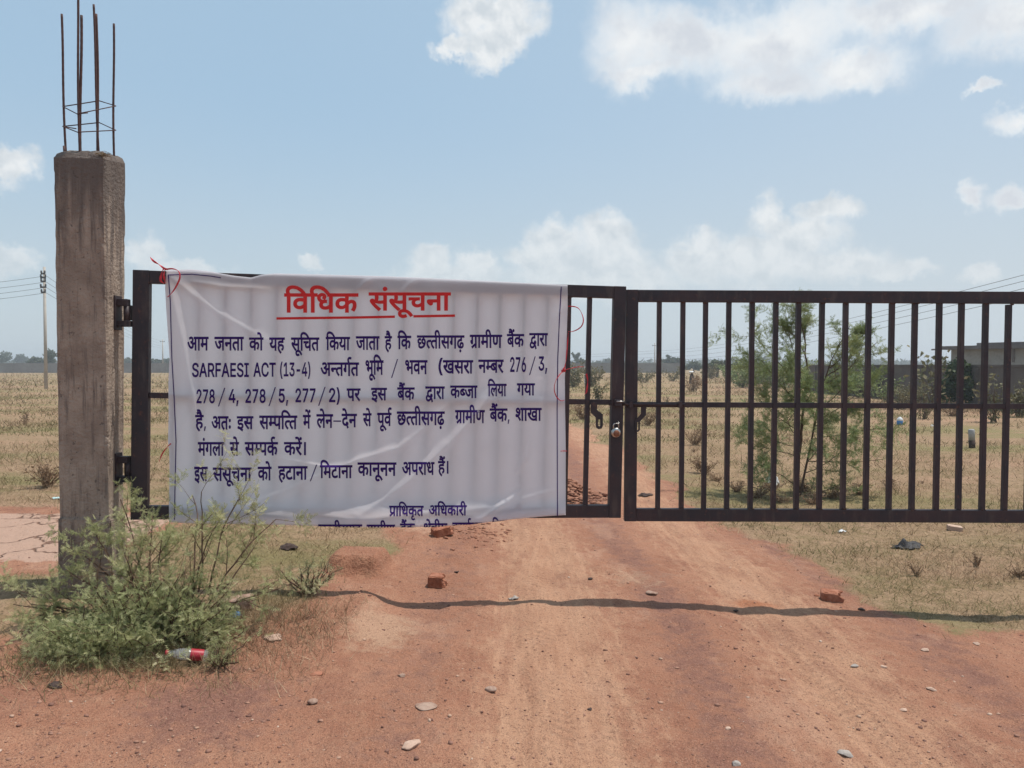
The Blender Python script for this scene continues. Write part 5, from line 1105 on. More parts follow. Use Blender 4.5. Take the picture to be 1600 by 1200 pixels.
# open thorn tree behind the right leaf
tp_ = Plant(5); b0 = G(1246, 775); b0[2] = H(b0[0], b0[1]); DT = b0[1]
trunk = np.array([b0, P(1250, 700, DT), P(1256, 640, DT), P(1262, 585, DT + .05), P(1257, 530, DT), P(1250, 490, DT - .05)])
tt_ = np.linspace(0, 5, 26); trk = np.stack([np.interp(tt_, range(6), trunk[:, c]) for c in range(3)], 1) + rng.normal(0, .008, (26, 3)); trk[0] = b0
tp_.paths.append((trk, np.linspace(.022, .006, 26)))
second = np.array([b0 + [.03, 0, 0], P(1268, 690, DT + .1), P(1280, 620, DT + .2), P(1300, 560, DT + .25), P(1322, 525, DT + .3)]); sc2 = np.stack([np.interp(np.linspace(0, 4, 20), range(5), second[:, c]) for c in range(3)], 1)
tp_.paths.append((sc2, np.linspace(.016, .005, 20)))
for q_ in range(8, 26): tp_.anch.append((trk[q_], unit(trk[q_] - trk[q_ - 1]), 1))
for (px, py, dy, fr_, w_) in [(1246, 478, 0, .86, 0), (1266, 486, .2, .82, 0), (1225, 488, .1, .72, 0), (1190, 492, .1, .55, 0), (1178, 520, -.2, .5, 0), (1205, 540, .2, .55, 0), (1330, 510, .2, .8, 1), (1365, 530, 0, .7, 1), (1385, 552, .3, .6, 1), (1345, 560, .2, .65, 1), (1310, 505, -.2, .85, 1),
                             (1172, 575, -.1, .42, 0), (1168, 600, .2, .36, 0), (1225, 560, -.3, .6, 0), (1290, 590, .3, .5, 1), (1340, 600, -.3, .45, 1), (1215, 610, -.2, .45, 0), (1250, 600, -.4, .4, 0), (1280, 640, -.4, .35, 1),
                             (1172, 640, -.2, .30, 0), (1200, 655, .3, .26, 0), (1325, 650, 0, .34, 1), (1370, 620, .2, .4, 1), (1170, 690, 0, .16, 0), (1385, 655, .2, .3, 1), (1390, 705, -.1, .18, 1), (1355, 715, -.3, .12, 1), (1210, 690, -.4, .2, 0), (1300, 690, -.4, .2, 1), (1180, 735, -.2, .06, 0), (1325, 750, -.2, .05, 1)]:
    src = (trk, sc2)[w_]; st_ = src[int(fr_ * (len(src) - 1))]; e = P(px, py, DT + dy); d = e - st_
    tp_.grow(st_, d, np.linalg.norm(d) * .92, .0075 if py < 600 else .006, 0, 2, (3, 6), .18, .02, 0, .46, (.5, 1.2))
T = tp_.feather((2, 5), .080, 5, .0046, floor=.02)
tree = thing('thorn_shrub', 'tall open feathery thorn shrub standing in the field behind the bare gate leaf', 'shrub', loc=(0, 0, 0))
tri_obj('foliage', T, M['shrub'], tree); stems_obj('stem', tp_.paths, M['bark'], tree)

def leafy_blob(name, label, cat, clumps, leaf, n, mat, stems=None, group=None, barkm='bark'):
    t = thing(name, label, cat, loc=(0, 0, 0), group=group); r = np.random.default_rng(abs(hash(label)) % 1000 if False else len(label) * 31 + n)
    T = []
    for (c, rad) in clumps:
        m_ = int(n * (rad[0] * rad[2]) / sum(q[1][0] * q[1][2] for q in clumps))
        d_ = r.normal(0, 1, (m_, 3)); d_ /= np.linalg.norm(d_, axis=1)[:, None]; d_ *= (r.random(m_) ** .45)[:, None]
        # clumped: leaves gather round sub-centres
        sub = d_[r.integers(0, max(1, m_ // 26), m_)] * .88; d_ = sub + d_ * .30
        o = np.array(c) + d_ * np.array(rad)
        a = r.normal(0, 1, (m_, 3)); a /= np.linalg.norm(a, axis=1)[:, None]; b = np.cross(a, r.normal(0, 1, (m_, 3))); b /= np.linalg.norm(b, axis=1)[:, None]
        L_ = (leaf * r.uniform(.5, 1.3, m_))[:, None]
        T.append(np.stack([o, o + a * L_ * .5 + b * L_ * .38, o + a * L_], 1)); T.append(np.stack([o, o + a * L_, o + a * L_ * .5 - b * L_ * .38], 1))
    tri_obj('crown' if cat == 'tree' else 'foliage', np.concatenate(T), mat, t)
    if stems: stems_obj('trunk' if cat == 'tree' else 'stem', stems, M[barkm], t)
    return t
def clump_px(px, py, rx, ry, Y, depth=None):
    c = P(px, py, Y); return (c, np.array([rx / F * Y, (depth or rx / F * Y * .8), ry / F * Y]))
# broad-leaved bush before the right boundary wall
Yb = 29.0
gz = H(17, Yb)
leafy_blob('leafy_bush', 'dark green broad-leaved bush growing against the block wall right of centre', 'bush',
           [clump_px(1497, 588, 24, 30, Yb), (P(1512, 608, Yb), np.array([.62, .5, .62])), (P(1478, 615, Yb), np.array([.42, .4, .5]))], .16, 3600, M['darkleaf'],
           [(np.array([P(1495, 646, Yb), P(1496, 615, Yb), P(1490, 590, Yb)]), [.05, .04, .02]), (np.array([P(1497, 646, Yb), P(1510, 610, Yb)]), [.04, .02])])
# ------------------------------------------------------------------ walls, building
def wall(name, label, p0_, p1_, z0, z1, th, mat, coping, pil_every, cat='wall'):
    t = thing(name, label, cat, loc=(0, 0, 0)); a = np.array(p0_, float); b = np.array(p1_, float); L_ = np.linalg.norm(b - a); u = (b - a) / L_; nn_ = np.array([-u[1], u[0]])
    m = Matrix(((u[0], nn_[0], 0, a[0]), (u[1], nn_[1], 0, a[1]), (0, 0, 1, 0), (0, 0, 0, 1)))
    t.matrix_world = m
    box('wall_body', (0, L_, -th / 2, th / 2, z0, z1), mat, t, 0)
    box('coping', (-.05, L_ + .05, -th / 2 - .05, th / 2 + .05, z1 + .001, z1 + coping), mat, t, .01)
    k_ = 0.0
    while k_ < L_:
        box('buttress', (k_, k_ + .3, -th / 2 - .09, -th / 2 - .001, z0, z1 - .02), mat, t, 0)
        box('buttress', (k_, k_ + .3, th / 2 + .001, th / 2 + .09, z0, z1 - .02), mat, t, 0); k_ += pil_every
    return t
wall('boundary_wall', 'long low grey boundary wall far across the field', P(-220, 575, 150)[:2], P(1062, 575, 150)[:2], -.5, 1.78, .3, M['wall'], .10, 6.0)
wall('boundary_wall', 'dark block boundary wall at right, running back behind the bushes', (17.3, 20.5), (17.8, 46), -.4, 1.48, .25, M['wall2'], .09, 4.0)
bl = thing('building', 'flat-roofed grey plastered building behind the dark block wall', 'building')
a = P(1486, 560, 43)[:2]; b = P(1720, 560, 36.5)[:2]; L_ = np.linalg.norm(b - a); u = (b - a) / L_; nn_ = np.array([-u[1], u[0]])
bl.matrix_world = Matrix(((u[0], nn_[0], 0, a[0]), (u[1], nn_[1], 0, a[1]), (0, 0, 1, 0), (0, 0, 0, 1)))
box('wall', (0, L_, 0, 6, -.4, 2.40), M['plaster'], bl, 0)
box('roof_slab', (-.45, L_ + .4, -.45, 6.4, 2.401, 2.60), M['darkslab'], bl, .01)
box('roof_parapet', (1.6, L_ + .3, -.3, 6.2, 2.601, 2.74), M['darkslab'], bl, .01)
box('wall_ledge', (5.3, L_ + .1, -.35, -.001, 1.62, 1.74), M['darkslab'], bl, .01)
tube_obj('brace', [(np.array([[5.1, -.06, 1.70], [6.9, -.06, 2.36]]), .05)], M['darkslab'], bl, 6)
tube_obj('roof_spout', [(np.array([[-.44, -.3, 2.44], [-.95, -.3, 2.42]]), .05)], M['darkslab'], bl, 6)
box('drain_streak', (3.3, 3.42, -.03, -.001, 1.7, 2.38), M['darkslab'], bl, 0)

# ------------------------------------------------------------------ poles and wires
def pole(name, label, px, py_top, py_base, Y, r0, r1, arms, group):
    t = thing(name, label, 'utility pole', loc=(0, 0, 0), group=group)
    b = P(px, py_base, Y); b[2] = H(b[0], b[1]) - .1; tp__ = P(px, py_top, Y); tp__[0] = b[0]
    tube_obj('shaft', [(np.array([b, tp__]), [r0, r1])], M['pole'], t, 12)
    for py, half in arms:
        c = P(px, py, Y); c[0] = b[0]
        box('crossarm', (c[0] - half, c[0] + half, Y - r1 - .10, Y - r1 - .02, c[2] - .05, c[2] + .05), M['wire'], t, 0)
        for sg in (-1, 1):
            o = lathe('insulator', [(.03, 0), (.06, .02), (.06, .05), (.035, .08), (.055, .10), (.04, .15)], M['wire'], t, 8); o.location = (c[0] + sg * half * .85, Y - r1 - .06, c[2] + .05)
    return b
YP = 49.0
pole('utility_pole', 'pale concrete electricity pole with crossarms standing beside the pillar in the field', 72, 417, 608, YP, .105, .075, [(428, .13), (434, .17), (440, .15), (449, .18), (457, .14)], 'electricity poles across the field')
pole('utility_pole', 'thin distant pole just left of the banner beyond the wall', 254.5, 530, 570, 165, .16, .10, [(534, .5)], 'electricity poles across the field')
pole('utility_pole', 'thin distant pole seen through the right leaf next to the meeting stiles', 1023, 536, 576, 170, .16, .11, [(540, .6)], 'electricity poles across the field')
def wire(label, pts, group, rad=.012, sag=.4):
    out = []
    pts = [np.array(q, float) for q in pts]
    for a, b in zip(pts[:-1], pts[1:]):
        t = np.linspace(0, 1, 24)[:, None]; seg = a + (b - a) * t; seg[:, 2] -= sag * 4 * t[:, 0] * (1 - t[:, 0]); out.append(seg if not out else seg[1:])
    o = tube_obj('power_line', [(np.concatenate(out), rad)], M['wire'], None, 5)
    tag(o, label, 'power line', group)
for n_, (pl, pp, pr) in zip(('top', 'second', 'third', 'lowest'), [(444, 431, 536), (453, 440.5, 540), (462, 449, 544), (470, 457.5, 547)]):
    wire(f'power line on the pole by the pillar, {n_} of its four strands', [P(-420, pl - 36 + 30, 49), P(72, pp, YP), P(254.5, pr - 3, 165)], 'power lines on the near pole', .011, .7)
for n_, (y0_, y1_) in zip(('highest', 'second', 'third', 'lowest'), [(433, 536), (443, 540), (455, 546), (468, 551)]):
    wire(f'power line sloping down past the building, {n_} of four', [P(1640, y0_ - 14, 46), P(1023, y1_ + 12, 170), P(560, 556 + (y1_ - 536) * .8, 260)], 'power lines past the building', .016, 1.2)

# ------------------------------------------------------------------ far trees
FT = [('dark rounded tree beyond the far wall at the left edge', [(4, 558, 13, 9), (-14, 560, 14, 8)], 240, 570),
      ('hazy round-topped tree beyond the far wall left of the pole', [(31, 560, 10, 7), (39, 564, 9, 5)], 330, 570),
      ('sparse small tree beyond the far wall touching the pole', [(54, 562, 6, 5), (64, 564, 8, 5), (47, 566, 6, 3)], 190, 570),
      ('leafy tree beyond the far wall half hidden behind the pillar', [(79, 556, 9, 14), (80, 566, 8, 6)], 170, 570),
      ('low tree beyond the far wall between pillar and gate', [(200, 565, 10, 5), (212, 566, 9, 4)], 260, 570),
      ('dark low tree beyond the far wall at the banner left edge', [(240, 566, 10, 5), (250, 567, 8, 4), (262, 566, 10, 5)], 230, 570),
      ('dark forked tree seen right of the banner edge', [(899, 556, 7, 6), (905, 563, 9, 6), (890, 567, 8, 5), (910, 567, 6, 5)], 210, 577),
      ('hazy tree just left of the meeting stiles', [(950, 566, 9, 6), (936, 569, 10, 4)], 320, 577),
      ('tiny dark tree on the horizon just right of the meeting stiles', [(1007, 572, 5, 3.5), (1014, 573, 5, 2.5)], 260, 577),
      ('broad-crowned tree right of the distant thin pole', [(1049, 562, 14, 6), (1040, 567, 10, 5), (1060, 566, 11, 7)], 190, 577),
      ('small dark tree between two bars right of the broad-crowned tree', [(1083, 570, 8, 5), (1076, 573, 8, 4), (1090, 574, 8, 4)], 160, 578),
      ('green spreading tree behind the bars left of the thorn shrub', [(1118, 569, 16, 9), (1108, 575, 14, 8), (1135, 572, 14, 9)], 95, 590),
      ('bushy tree behind the upper left of the thorn shrub', [(1160, 570, 14, 11), (1185, 574, 14, 9)], 88, 592)]
for lab, cl_, Yt, pyb in FT:
    clumps = [clump_px(a, b, c, e, Yt) for a, b, c, e in cl_]
    cx = sum(q[0] for q in cl_) / len(cl_); top = P(cl_[0][0], cl_[0][1], Yt); bs = P(cx, pyb, Yt); bs[2] = 0
    stems = [(np.array([bs, (bs + top) / 2 + np.array([.2, 0, 0]), top]), [.22, .16, .08])] + [(np.array([(bs + top) / 2, P(q[0], q[1], Yt)]), [.1, .05]) for q in cl_[1:]]
    leafy_blob('tree', lab, 'tree', clumps, .0022 * Yt + .12, 1100, M['fartree'], stems, 'trees beyond the field')
# the far wood on the horizon reads as one mass
r = np.random.default_rng(21); T = []
for s_ in range(620):
    Yt = r.uniform(420, 620); px = r.uniform(-500, 2100); c = P(px, 570, Yt); hh = (3.0 + 5.5 * max(0, fbm(np.array([px / 60.0]), np.array([1.0]), 3)[0] + .25)) * r.uniform(.6, 1.1); wd = r.uniform(5, 14)
    m_ = 90; d_ = r.normal(0, 1, (m_, 3)); d_ /= np.linalg.norm(d_, axis=1)[:, None]; d_ *= (r.random(m_) ** .4)[:, None]
    o = np.array([c[0], c[1], hh * .45]) + d_ * np.array([wd, 4, hh * .6]); a = r.normal(0, 1, (m_, 3)) * 1.1; b = r.normal(0, 1, (m_, 3)) * 1.1
    T.append(np.stack([o, o + a, o + b], 1))
tag(tri_obj('distant_woodland', np.concatenate(T), M['fartree']), 'far line of hazy trees along the horizon', 'woodland', kind='stuff')

# ------------------------------------------------------------------ field shrubs and weeds
def weed(name, label, px, pyb, hpx, wpx, mat, n=14, leafs=(1, 3), size=None, Y=None, cat='shrub', group=None, bark='bark', feather=False, seed=0):
    b = G(px, pyb); Yd = b[1]; hm, wm = hpx / F * Yd, wpx / F * Yd
    p_ = Plant(seed + int(px)); t = thing(name, label, cat, loc=(0, 0, 0), group=group)
    for s_ in range(n):
        d = np.array([rng.uniform(-1, 1) * wm / 2, rng.uniform(-1, 1) * wm / 2, hm * rng.uniform(.6, 1)])
        p_.grow(b + np.array([rng.uniform(-.1, .1) * wm, rng.uniform(-.1, .1) * wm, 0]), d, np.linalg.norm(d), .006 + hm * .004, 0, 1, (2, 5), .18, .03, 0, .4, (.4, 1.0))
    sz = size or max(.03, hm * (.07 if Yd < 18 else .12))
    T = p_.feather(leafs, sz * 1.2, 4, sz * .07, floor=b[2]) if feather else p_.broad(leafs, sz)
    tri_obj('foliage', T, mat, t); stems_obj('stem', p_.paths, M[bark], t, 4); return t
weed('shrub', 'low pale green shrub at the foot of the block wall left of the leafy bush', 1425, 632, 28, 60, M['weed'], 22, seed=1, group='shrubs by the block wall')
weed('shrub', 'spindly bare-stemmed shrub under the leafy bush before the wall', 1445, 655, 40, 44, M['weed'], 12, leafs=(0, 2), seed=2, group='shrubs by the block wall')
weed('shrub', 'tall wispy dry shrub right of the leafy bush', 1552, 660, 58, 40, M['weed'], 16, leafs=(0, 2), seed=3, group='shrubs by the block wall')
weed('shrub', 'greenish shrub at the right edge before the block wall', 1592, 652, 42, 44, M['weed'], 16, seed=4, group='shrubs by the block wall')
weed('shrub', 'leggy shrub rising above the wall left of the leafy bush', 1458, 640, 78, 34, M['weed'], 8, leafs=(0, 2), seed=5, group='shrubs by the block wall')
weed('shrub', 'bright green shrub behind the thorn shrub, nearest its right side', 1345, 622, 42, 60, M['shrub'], 20, seed=6, group='shrubs by the block wall')
weed('shrub', 'sprawling shrub before the wall between thorn shrub and leafy bush', 1385, 628, 30, 50, M['shrub'], 16, seed=7, group='shrubs by the block wall')
weed('shrub', 'low leafy shrub with dead twigs beneath the leafy bush', 1490, 650, 22, 60, M['dryweed'], 18, seed=8, group='shrubs by the block wall')
weed('shrub', 'dense green shrub behind the upper part of the thorn shrub', 1215, 606, 36, 90, M['shrub'], 30, seed=9, group='shrubs across the field')
weed('shrub', 'green shrub left of the thorn shrub in the middle distance', 1160, 606, 32, 50, M['shrub'], 22, seed=10, group='shrubs across the field')
weed('weed', 'yellow-green leafy weed just left of the meeting stiles', 936, 628, 28, 20, M['weed'], 8, size=.10, seed=11, cat='weed', group='weeds in the field')
weed('weed', 'tall green weed clump by the banner edge beyond the track', 898, 605, 30, 40, M['weed'], 20, seed=12, cat='weed', group='weeds in the field')
weed('weed', 'pale weed clump under the far wall between meeting stile and next bar', 1004, 598, 18, 40, M['weed'], 18, seed=13, cat='weed', group='weeds in the field')
weed('weed', 'brown dry weed clump behind the third bar of the right leaf', 1083, 612, 22, 34, M['dryweed'], 18, seed=14, cat='weed', group='weeds in the field', bark='drybark')
weed('weed', 'pale flowering weed between the first two bars of the right leaf', 1042, 628, 10, 14, M['weed'], 6, seed=15, cat='weed', group='weeds in the field')
weed('weed', 'low dead bush on the grass right of the meeting stiles', 1012, 665, 20, 40, M['dryweed'], 20, seed=16, cat='weed', group='weeds in the field', bark='drybark')
weed('weed', 'dead brown weed patch left of the meeting stiles by the track', 912, 655, 24, 44, M['dryweed'], 22, seed=17, cat='weed', group='weeds in the field', bark='drybark')
weed('weed', 'dark brown dead weed behind the second bar of the right leaf', 1085, 695, 26, 44, M['dryweed'], 22, seed=18, cat='weed', group='weeds in the field', bark='drybark')
weed('weed', 'sparse upright weed in the grass left of the pillar', 40, 664, 24, 18, M['dryweed'], 8, leafs=(0, 2), seed=19, cat='weed', group='weeds in the field', bark='drybark')
weed('weed', 'dead brown weed heap against the left side of the pillar', 74, 762, 34, 50, M['dryweed'], 24, seed=20, cat='weed', group='weeds in the field', bark='drybark')
weed('weed', 'upright dry weed standing in grass near the right edge', 1526, 886, 20, 18, M['dryweed'], 9, leafs=(0, 2), size=.015, seed=21, cat='weed', group='weeds by the road', bark='drybark')
weed('weed', 'small brown weed in the grass below the black cloth', 1432, 900, 18, 22, M['dryweed'], 9, leafs=(0, 2), size=.015, seed=22, cat='weed', group='weeds by the road', bark='drybark')
weed('weed', 'straggly dry weed at the far right edge of the grass', 1592, 900, 12, 34, M['dryweed'], 12, leafs=(0, 2), size=.015, seed=23, cat='weed', group='weeds by the road', bark='drybark')
weed('weed', 'pale feathery weed tuft at the foot of the bush beside the bottle', 345, 1040, 24, 60, M['bush'], 12, size=.02, seed=24, cat='weed', group='weeds by the road', feather=True)
weed('weed', 'green trailing weed between the bush and the earth block', 480, 930, 40, 80, M['bush'], 14, size=.03, seed=25, cat='weed', group='weeds by the road', feather=True)

for q_, (px, py, hp, wp, mt) in enumerate([(1190, 600, 30, 60, 'shrub'), (1255, 604, 30, 60, 'shrub'), (1300, 606, 30, 50, 'shrub'), (1140, 596, 22, 40, 'shrub'), (1110, 592, 18, 36, 'weed'), (1320, 622, 26, 44, 'weed'), (975, 600, 20, 40, 'weed'), (1050, 596, 16, 44, 'weed'), (925, 604, 26, 40, 'weed'), (1405, 640, 26, 44, 'weed')]):
    o_ = weed('shrub', 'low green scrub in the row behind the right gate leaf, before the walls', px, py, hp, wp, M[mt], 20, seed=100 + q_, group='low scrub across the field')
proto = weed('tuft', 'small dry brown grass tuft scattered in the field behind the gate', 1100, 740, 22, 40, M['dryweed'], 20, leafs=(0, 3), seed=200, cat='tuft', group='dry tufts scattered over the field', bark='drybark')
pb = Vector(G(1100, 740)); kids_ = list(proto.children); n_t = 0
for c_ in kids_:
    c_.data.transform(Matrix.Translation(-pb))
proto.location = pb
rt = np.random.default_rng(55)
while n_t < 44:
    yy_ = 7.5 / (1 - rt.random() * (1 - 7.5 / 60)); xx_ = rt.uniform(-.85, .8) * yy_
    if dirt_mask(np.array([xx_]), np.array([yy_]))[0] > .2 or (xx_ > 2.2 and xx_ < 4.8 and yy_ < 10.5): continue
    sc_ = rt.uniform(.25, .95) * (1 if yy_ > 14 else .45); c_ = proto.copy(); COL.objects.link(c_); c_.location = (xx_, yy_, H(xx_, yy_)); c_.scale = (sc_ * rt.uniform(.8, 1.4), sc_, sc_ * rt.uniform(.5, .9)); c_.rotation_euler = (0, 0, rt.uniform(0, 6.28)); n_t += 1
    for k_ in kids_: d_ = k_.copy(); COL.objects.link(d_); d_.parent = c_

for (px, py, sc_) in [(1150, 768, .9), (1182, 778, 1.0), (1222, 786, .8), (1268, 788, .9), (1300, 778, 1.0), (1345, 772, .9), (1388, 764, .8), (1120, 752, .7), (1258, 768, 1.1), (1205, 766, .9)]:
    g_ = G(px, py); c_ = proto.copy(); COL.objects.link(c_); c_.location = Vector(g_); c_.scale = (sc_, sc_, sc_ * .6); c_.rotation_euler = (0, 0, px * .37); c_['label'] = 'dead brown brush lying round the foot of the tall thorn shrub'; c_['group'] = 'dead brush under the thorn shrub'
    for k_ in kids_: d_ = k_.copy(); COL.objects.link(d_); d_.parent = c_

# ------------------------------------------------------------------ grass (nobody could count it)
def blades(n, sampler, hmin, hmax, wmin, wmax, lean, dens, seed):
    r = np.random.default_rng(seed); xs, ys, scl = sampler(r, n)
    keep = r.random(n) < dens(xs, ys); xs, ys, scl = xs[keep], ys[keep], scl[keep]; n = len(xs)
    zs = height(xs, ys, True); hh = r.uniform(hmin, hmax, n) * scl * (.55 + 1.3 * (fbm(xs * 1.7 + 3, ys * 1.7, 3) + .35)); ww = r.uniform(wmin, wmax, n) * scl
    th = r.uniform(0, 2 * np.pi, n); ln = np.abs(r.normal(lean, .35, n)); az_ = r.uniform(0, 2 * np.pi, n)
    up = np.stack([np.cos(th) * np.sin(ln), np.sin(th) * np.sin(ln), np.maximum(np.cos(ln), .04)], 1)
    sd = np.stack([np.cos(az_), np.sin(az_), np.zeros(n)], 1)
    b = np.stack([xs, ys, zs - .004], 1)
    T = np.stack([b - sd * ww[:, None], b + sd * ww[:, None], b + up * hh[:, None]], 1)
    return T
def near_s(r, n):
    yy = 3.0 / (1 - r.random(n) * (1 - 3.0 / 15)); xx = r.uniform(-.95, .95, n) * (yy + .6); return xx, yy, np.clip(yy / 7, .7, 1.8)
gdens = lambda xs, ys: np.clip((1 - dirt_mask(xs, ys)) ** 1.3 * (.22 + 2.8 * (fbm(xs * 2.2, ys * 2.2, 5) + .16)), 0, 1)
T = blades(420000, near_s, .03, .12, .0015, .0038, 1.15, gdens, 1)
tag(tri_obj('dry_grass', T, M['straw']), 'short dry matted grass beside the dirt road', 'grass', kind='stuff')
def far_s(r, n):
    yy = 15 / (1 - r.random(n) * (1 - 15 / 140.0)); xx = r.uniform(-.95, .95, n) * yy; return xx, yy, np.clip(yy / 15, 1, 5)
T = blades(260000, far_s, .04, .13, .004, .010, 1.0, lambda xs, ys: np.clip((1 - dirt_mask(xs, ys)) * (.06 + 3.0 * (fbm(xs * .25, ys * .5, 5) + .10)), 0, 1), 2)
tag(tri_obj('field_grass', T, M['straw']), 'dry straw-coloured grass covering the field behind the gate', 'grass', kind='stuff')
# longer dry stalks round the bush and verge
def verge_s(r, n):
    xx = np.concatenate([r.normal(-1.35, .28, n // 2), r.normal(-2.1, .55, n - n // 2)]); yy = np.concatenate([r.normal(4.15, .22, n // 2), r.normal(3.62, .14, n - n // 2)]); return xx, yy, np.ones(n)
T = blades(9000, verge_s, .05, .16, .0009, .002, .85, lambda xs, ys: np.full(len(xs), .8) * sst(-.78, -1.0, xs), 3)
tag(tri_obj('verge_grass', T, M['straw']), 'loose dry straw stalks round the foot of the bush', 'grass', kind='stuff')

# ------------------------------------------------------------------ gravel, stones, bricks
def ico(r, sub=1):
    bm = bmesh.new(); bmesh.ops.create_icosphere(bm, subdivisions=sub, radius=1); V = np.array([v.co[:] for v in bm.verts]); Fi = np.array([[v.index for v in f.verts] for f in bm.faces]); bm.free(); return V, Fi
IV, IF = ico(rng, 1); IV2, IF2 = ico(rng, 3)
r = np.random.default_rng(9); n = 24000
yy = 2.4 / (1 - r.random(n) * (1 - 2.4 / 11)); xx = r.uniform(-.85, .85, n) * yy
kp = r.random(n) < dirt_mask(xx, yy) * np.clip(.5 + 1.5 * fbm(xx * 1.6, yy * 1.6, 3), .08, 1); xx, yy = xx[kp], yy[kp]; n = len(xx)
sz = .0020 * (1 + r.pareto(2.4, n)); sz = np.clip(sz, .0018, .010)
V = IV[None] * (1 + r.uniform(-.35, .35, (n, len(IV), 1))); V = V * (sz[:, None] * np.stack([r.uniform(.7, 1.5, n), r.uniform(.7, 1.4, n), r.uniform(.45, .8, n)], 1))[:, None, :]
V = V + np.stack([xx, yy, height(xx, yy) + sz * .15], 1)[:, None, :]
Fi = (IF[None] + (np.arange(n) * len(IV))[:, None, None]).reshape(-1, 3)
tag(mesh_obj('gravel', V.reshape(-1, 3), Fi, M['gravel']), 'fine gravel and grit scattered over the dirt road', 'gravel', kind='stuff')
def stone(name, label, px, py, wpx, mat, flat=.5, group=None, seed=0, cat='stone', sink=.25, angular=.5, dpt=.8):
    b = G(px, py); Yd = b[1]; w = wpx / F * Yd / 2; r = np.random.default_rng(seed * 7 + int(px))
    V = IV2.copy()
    for s_ in range(11):
        nv_ = unit(r.normal(0, 1, 3)); c = r.uniform(.45, .85) ; dd = V @ nv_; V = V - np.outer(np.maximum(dd - c, 0) * angular * 1.8, nv_)
    V = V * (1 + .06 * fbm(V[:, 0] * 4 + seed, V[:, 1] * 4 + V[:, 2] * 3, 3))[:, None]
    V = V / np.abs(V).max(0) * np.array([w, w * dpt, w * flat]); a = r.uniform(-.5, .5); V = V @ np.array([[math.cos(a), math.sin(a), 0], [-math.sin(a), math.cos(a), 0], [0, 0, 1]])
    z0 = H(b[0], b[1] + w * dpt * .6); o = mesh_obj(name, V, IF2, mat, smooth=False); o.location = (b[0], b[1] + w * dpt * .6, z0 + w * flat * (1 - 2 * sink))
    return tag(o, label, cat, group)
def brick(label, px, py, lx, ly, lz, yaw, mat, tilt=(0, 0), broken=0, name='brick', group='loose bricks on the road', seed=0, cat='brick'):
    b = G(px, py); bm = bmesh.new(); add_box(bm, -lx / 2, lx / 2, -ly / 2, ly / 2, 0, lz)
    bmesh.ops.subdivide_edges(bm, edges=bm.edges[:], cuts=9, use_grid_fill=True)
    r = np.random.default_rng(seed + int(px))
    for v in bm.verts:
        p = np.array(v.co); q = np.abs(np.array([p[0] / (lx / 2), p[1] / (ly / 2), (p[2] - lz / 2) / (lz / 2)])); ed = np.sort(q)[1]
        if ed > .8: p = p - np.array([p[0], p[1], p[2] - lz / 2]) * .10 * ((ed - .8) / .2) ** 2 * (.5 + vnoise(np.array([p[0] * 90 + seed]), np.array([p[1] * 90 + p[2] * 70]))[0])
        if broken and p[0] * broken > lx * .2: p[0] -= broken * (abs(p[0]) - lx * .2) * 1.2 * vnoise(np.array([p[1] * 45 + seed]), np.array([p[2] * 45]))[0]
        p = p + .0035 * (np.array([fbm(np.array([p[0] * 50 + a_ * 7]), np.array([p[1] * 50 + p[2] * 40]), 3)[0] for a_ in range(3)]))
        v.co = Vector(p)
    o = bm_obj(name, bm, mat); o.location = (b[0], b[1] + ly * .5, H(b[0], b[1] + ly * .5) - .006); o.rotation_euler = (tilt[0], tilt[1], yaw)
    return tag(o, label, cat, group)
brick('half brick lying in the road in front of the banner, lit on top', 683, 920, .125, .11, .088, -.12, M['brick'], (0, .03), 1, seed=1)
brick('tilted brick piece at the lower edge of the banner on the road', 692, 838, .19, .11, .08, .45, M['brick'], (.05, -.15), 1, seed=2)
brick('dark red broken brick near the grass at the right road edge', 1305, 941, .15, .10, .075, -.32, M['brick'], (.05, .06), 1, seed=3)
brick('dusty whole brick lying behind the bush', 366, 958, .19, .10, .07, .28, M['stone'], (0, -.1), 0, seed=4)
brick('pale brick lying in the grass below the right leaf', 1496, 830, .13, .10, .05, -.3, M['palestone'], (0, .1), 0, seed=5, group='loose bricks on the road')
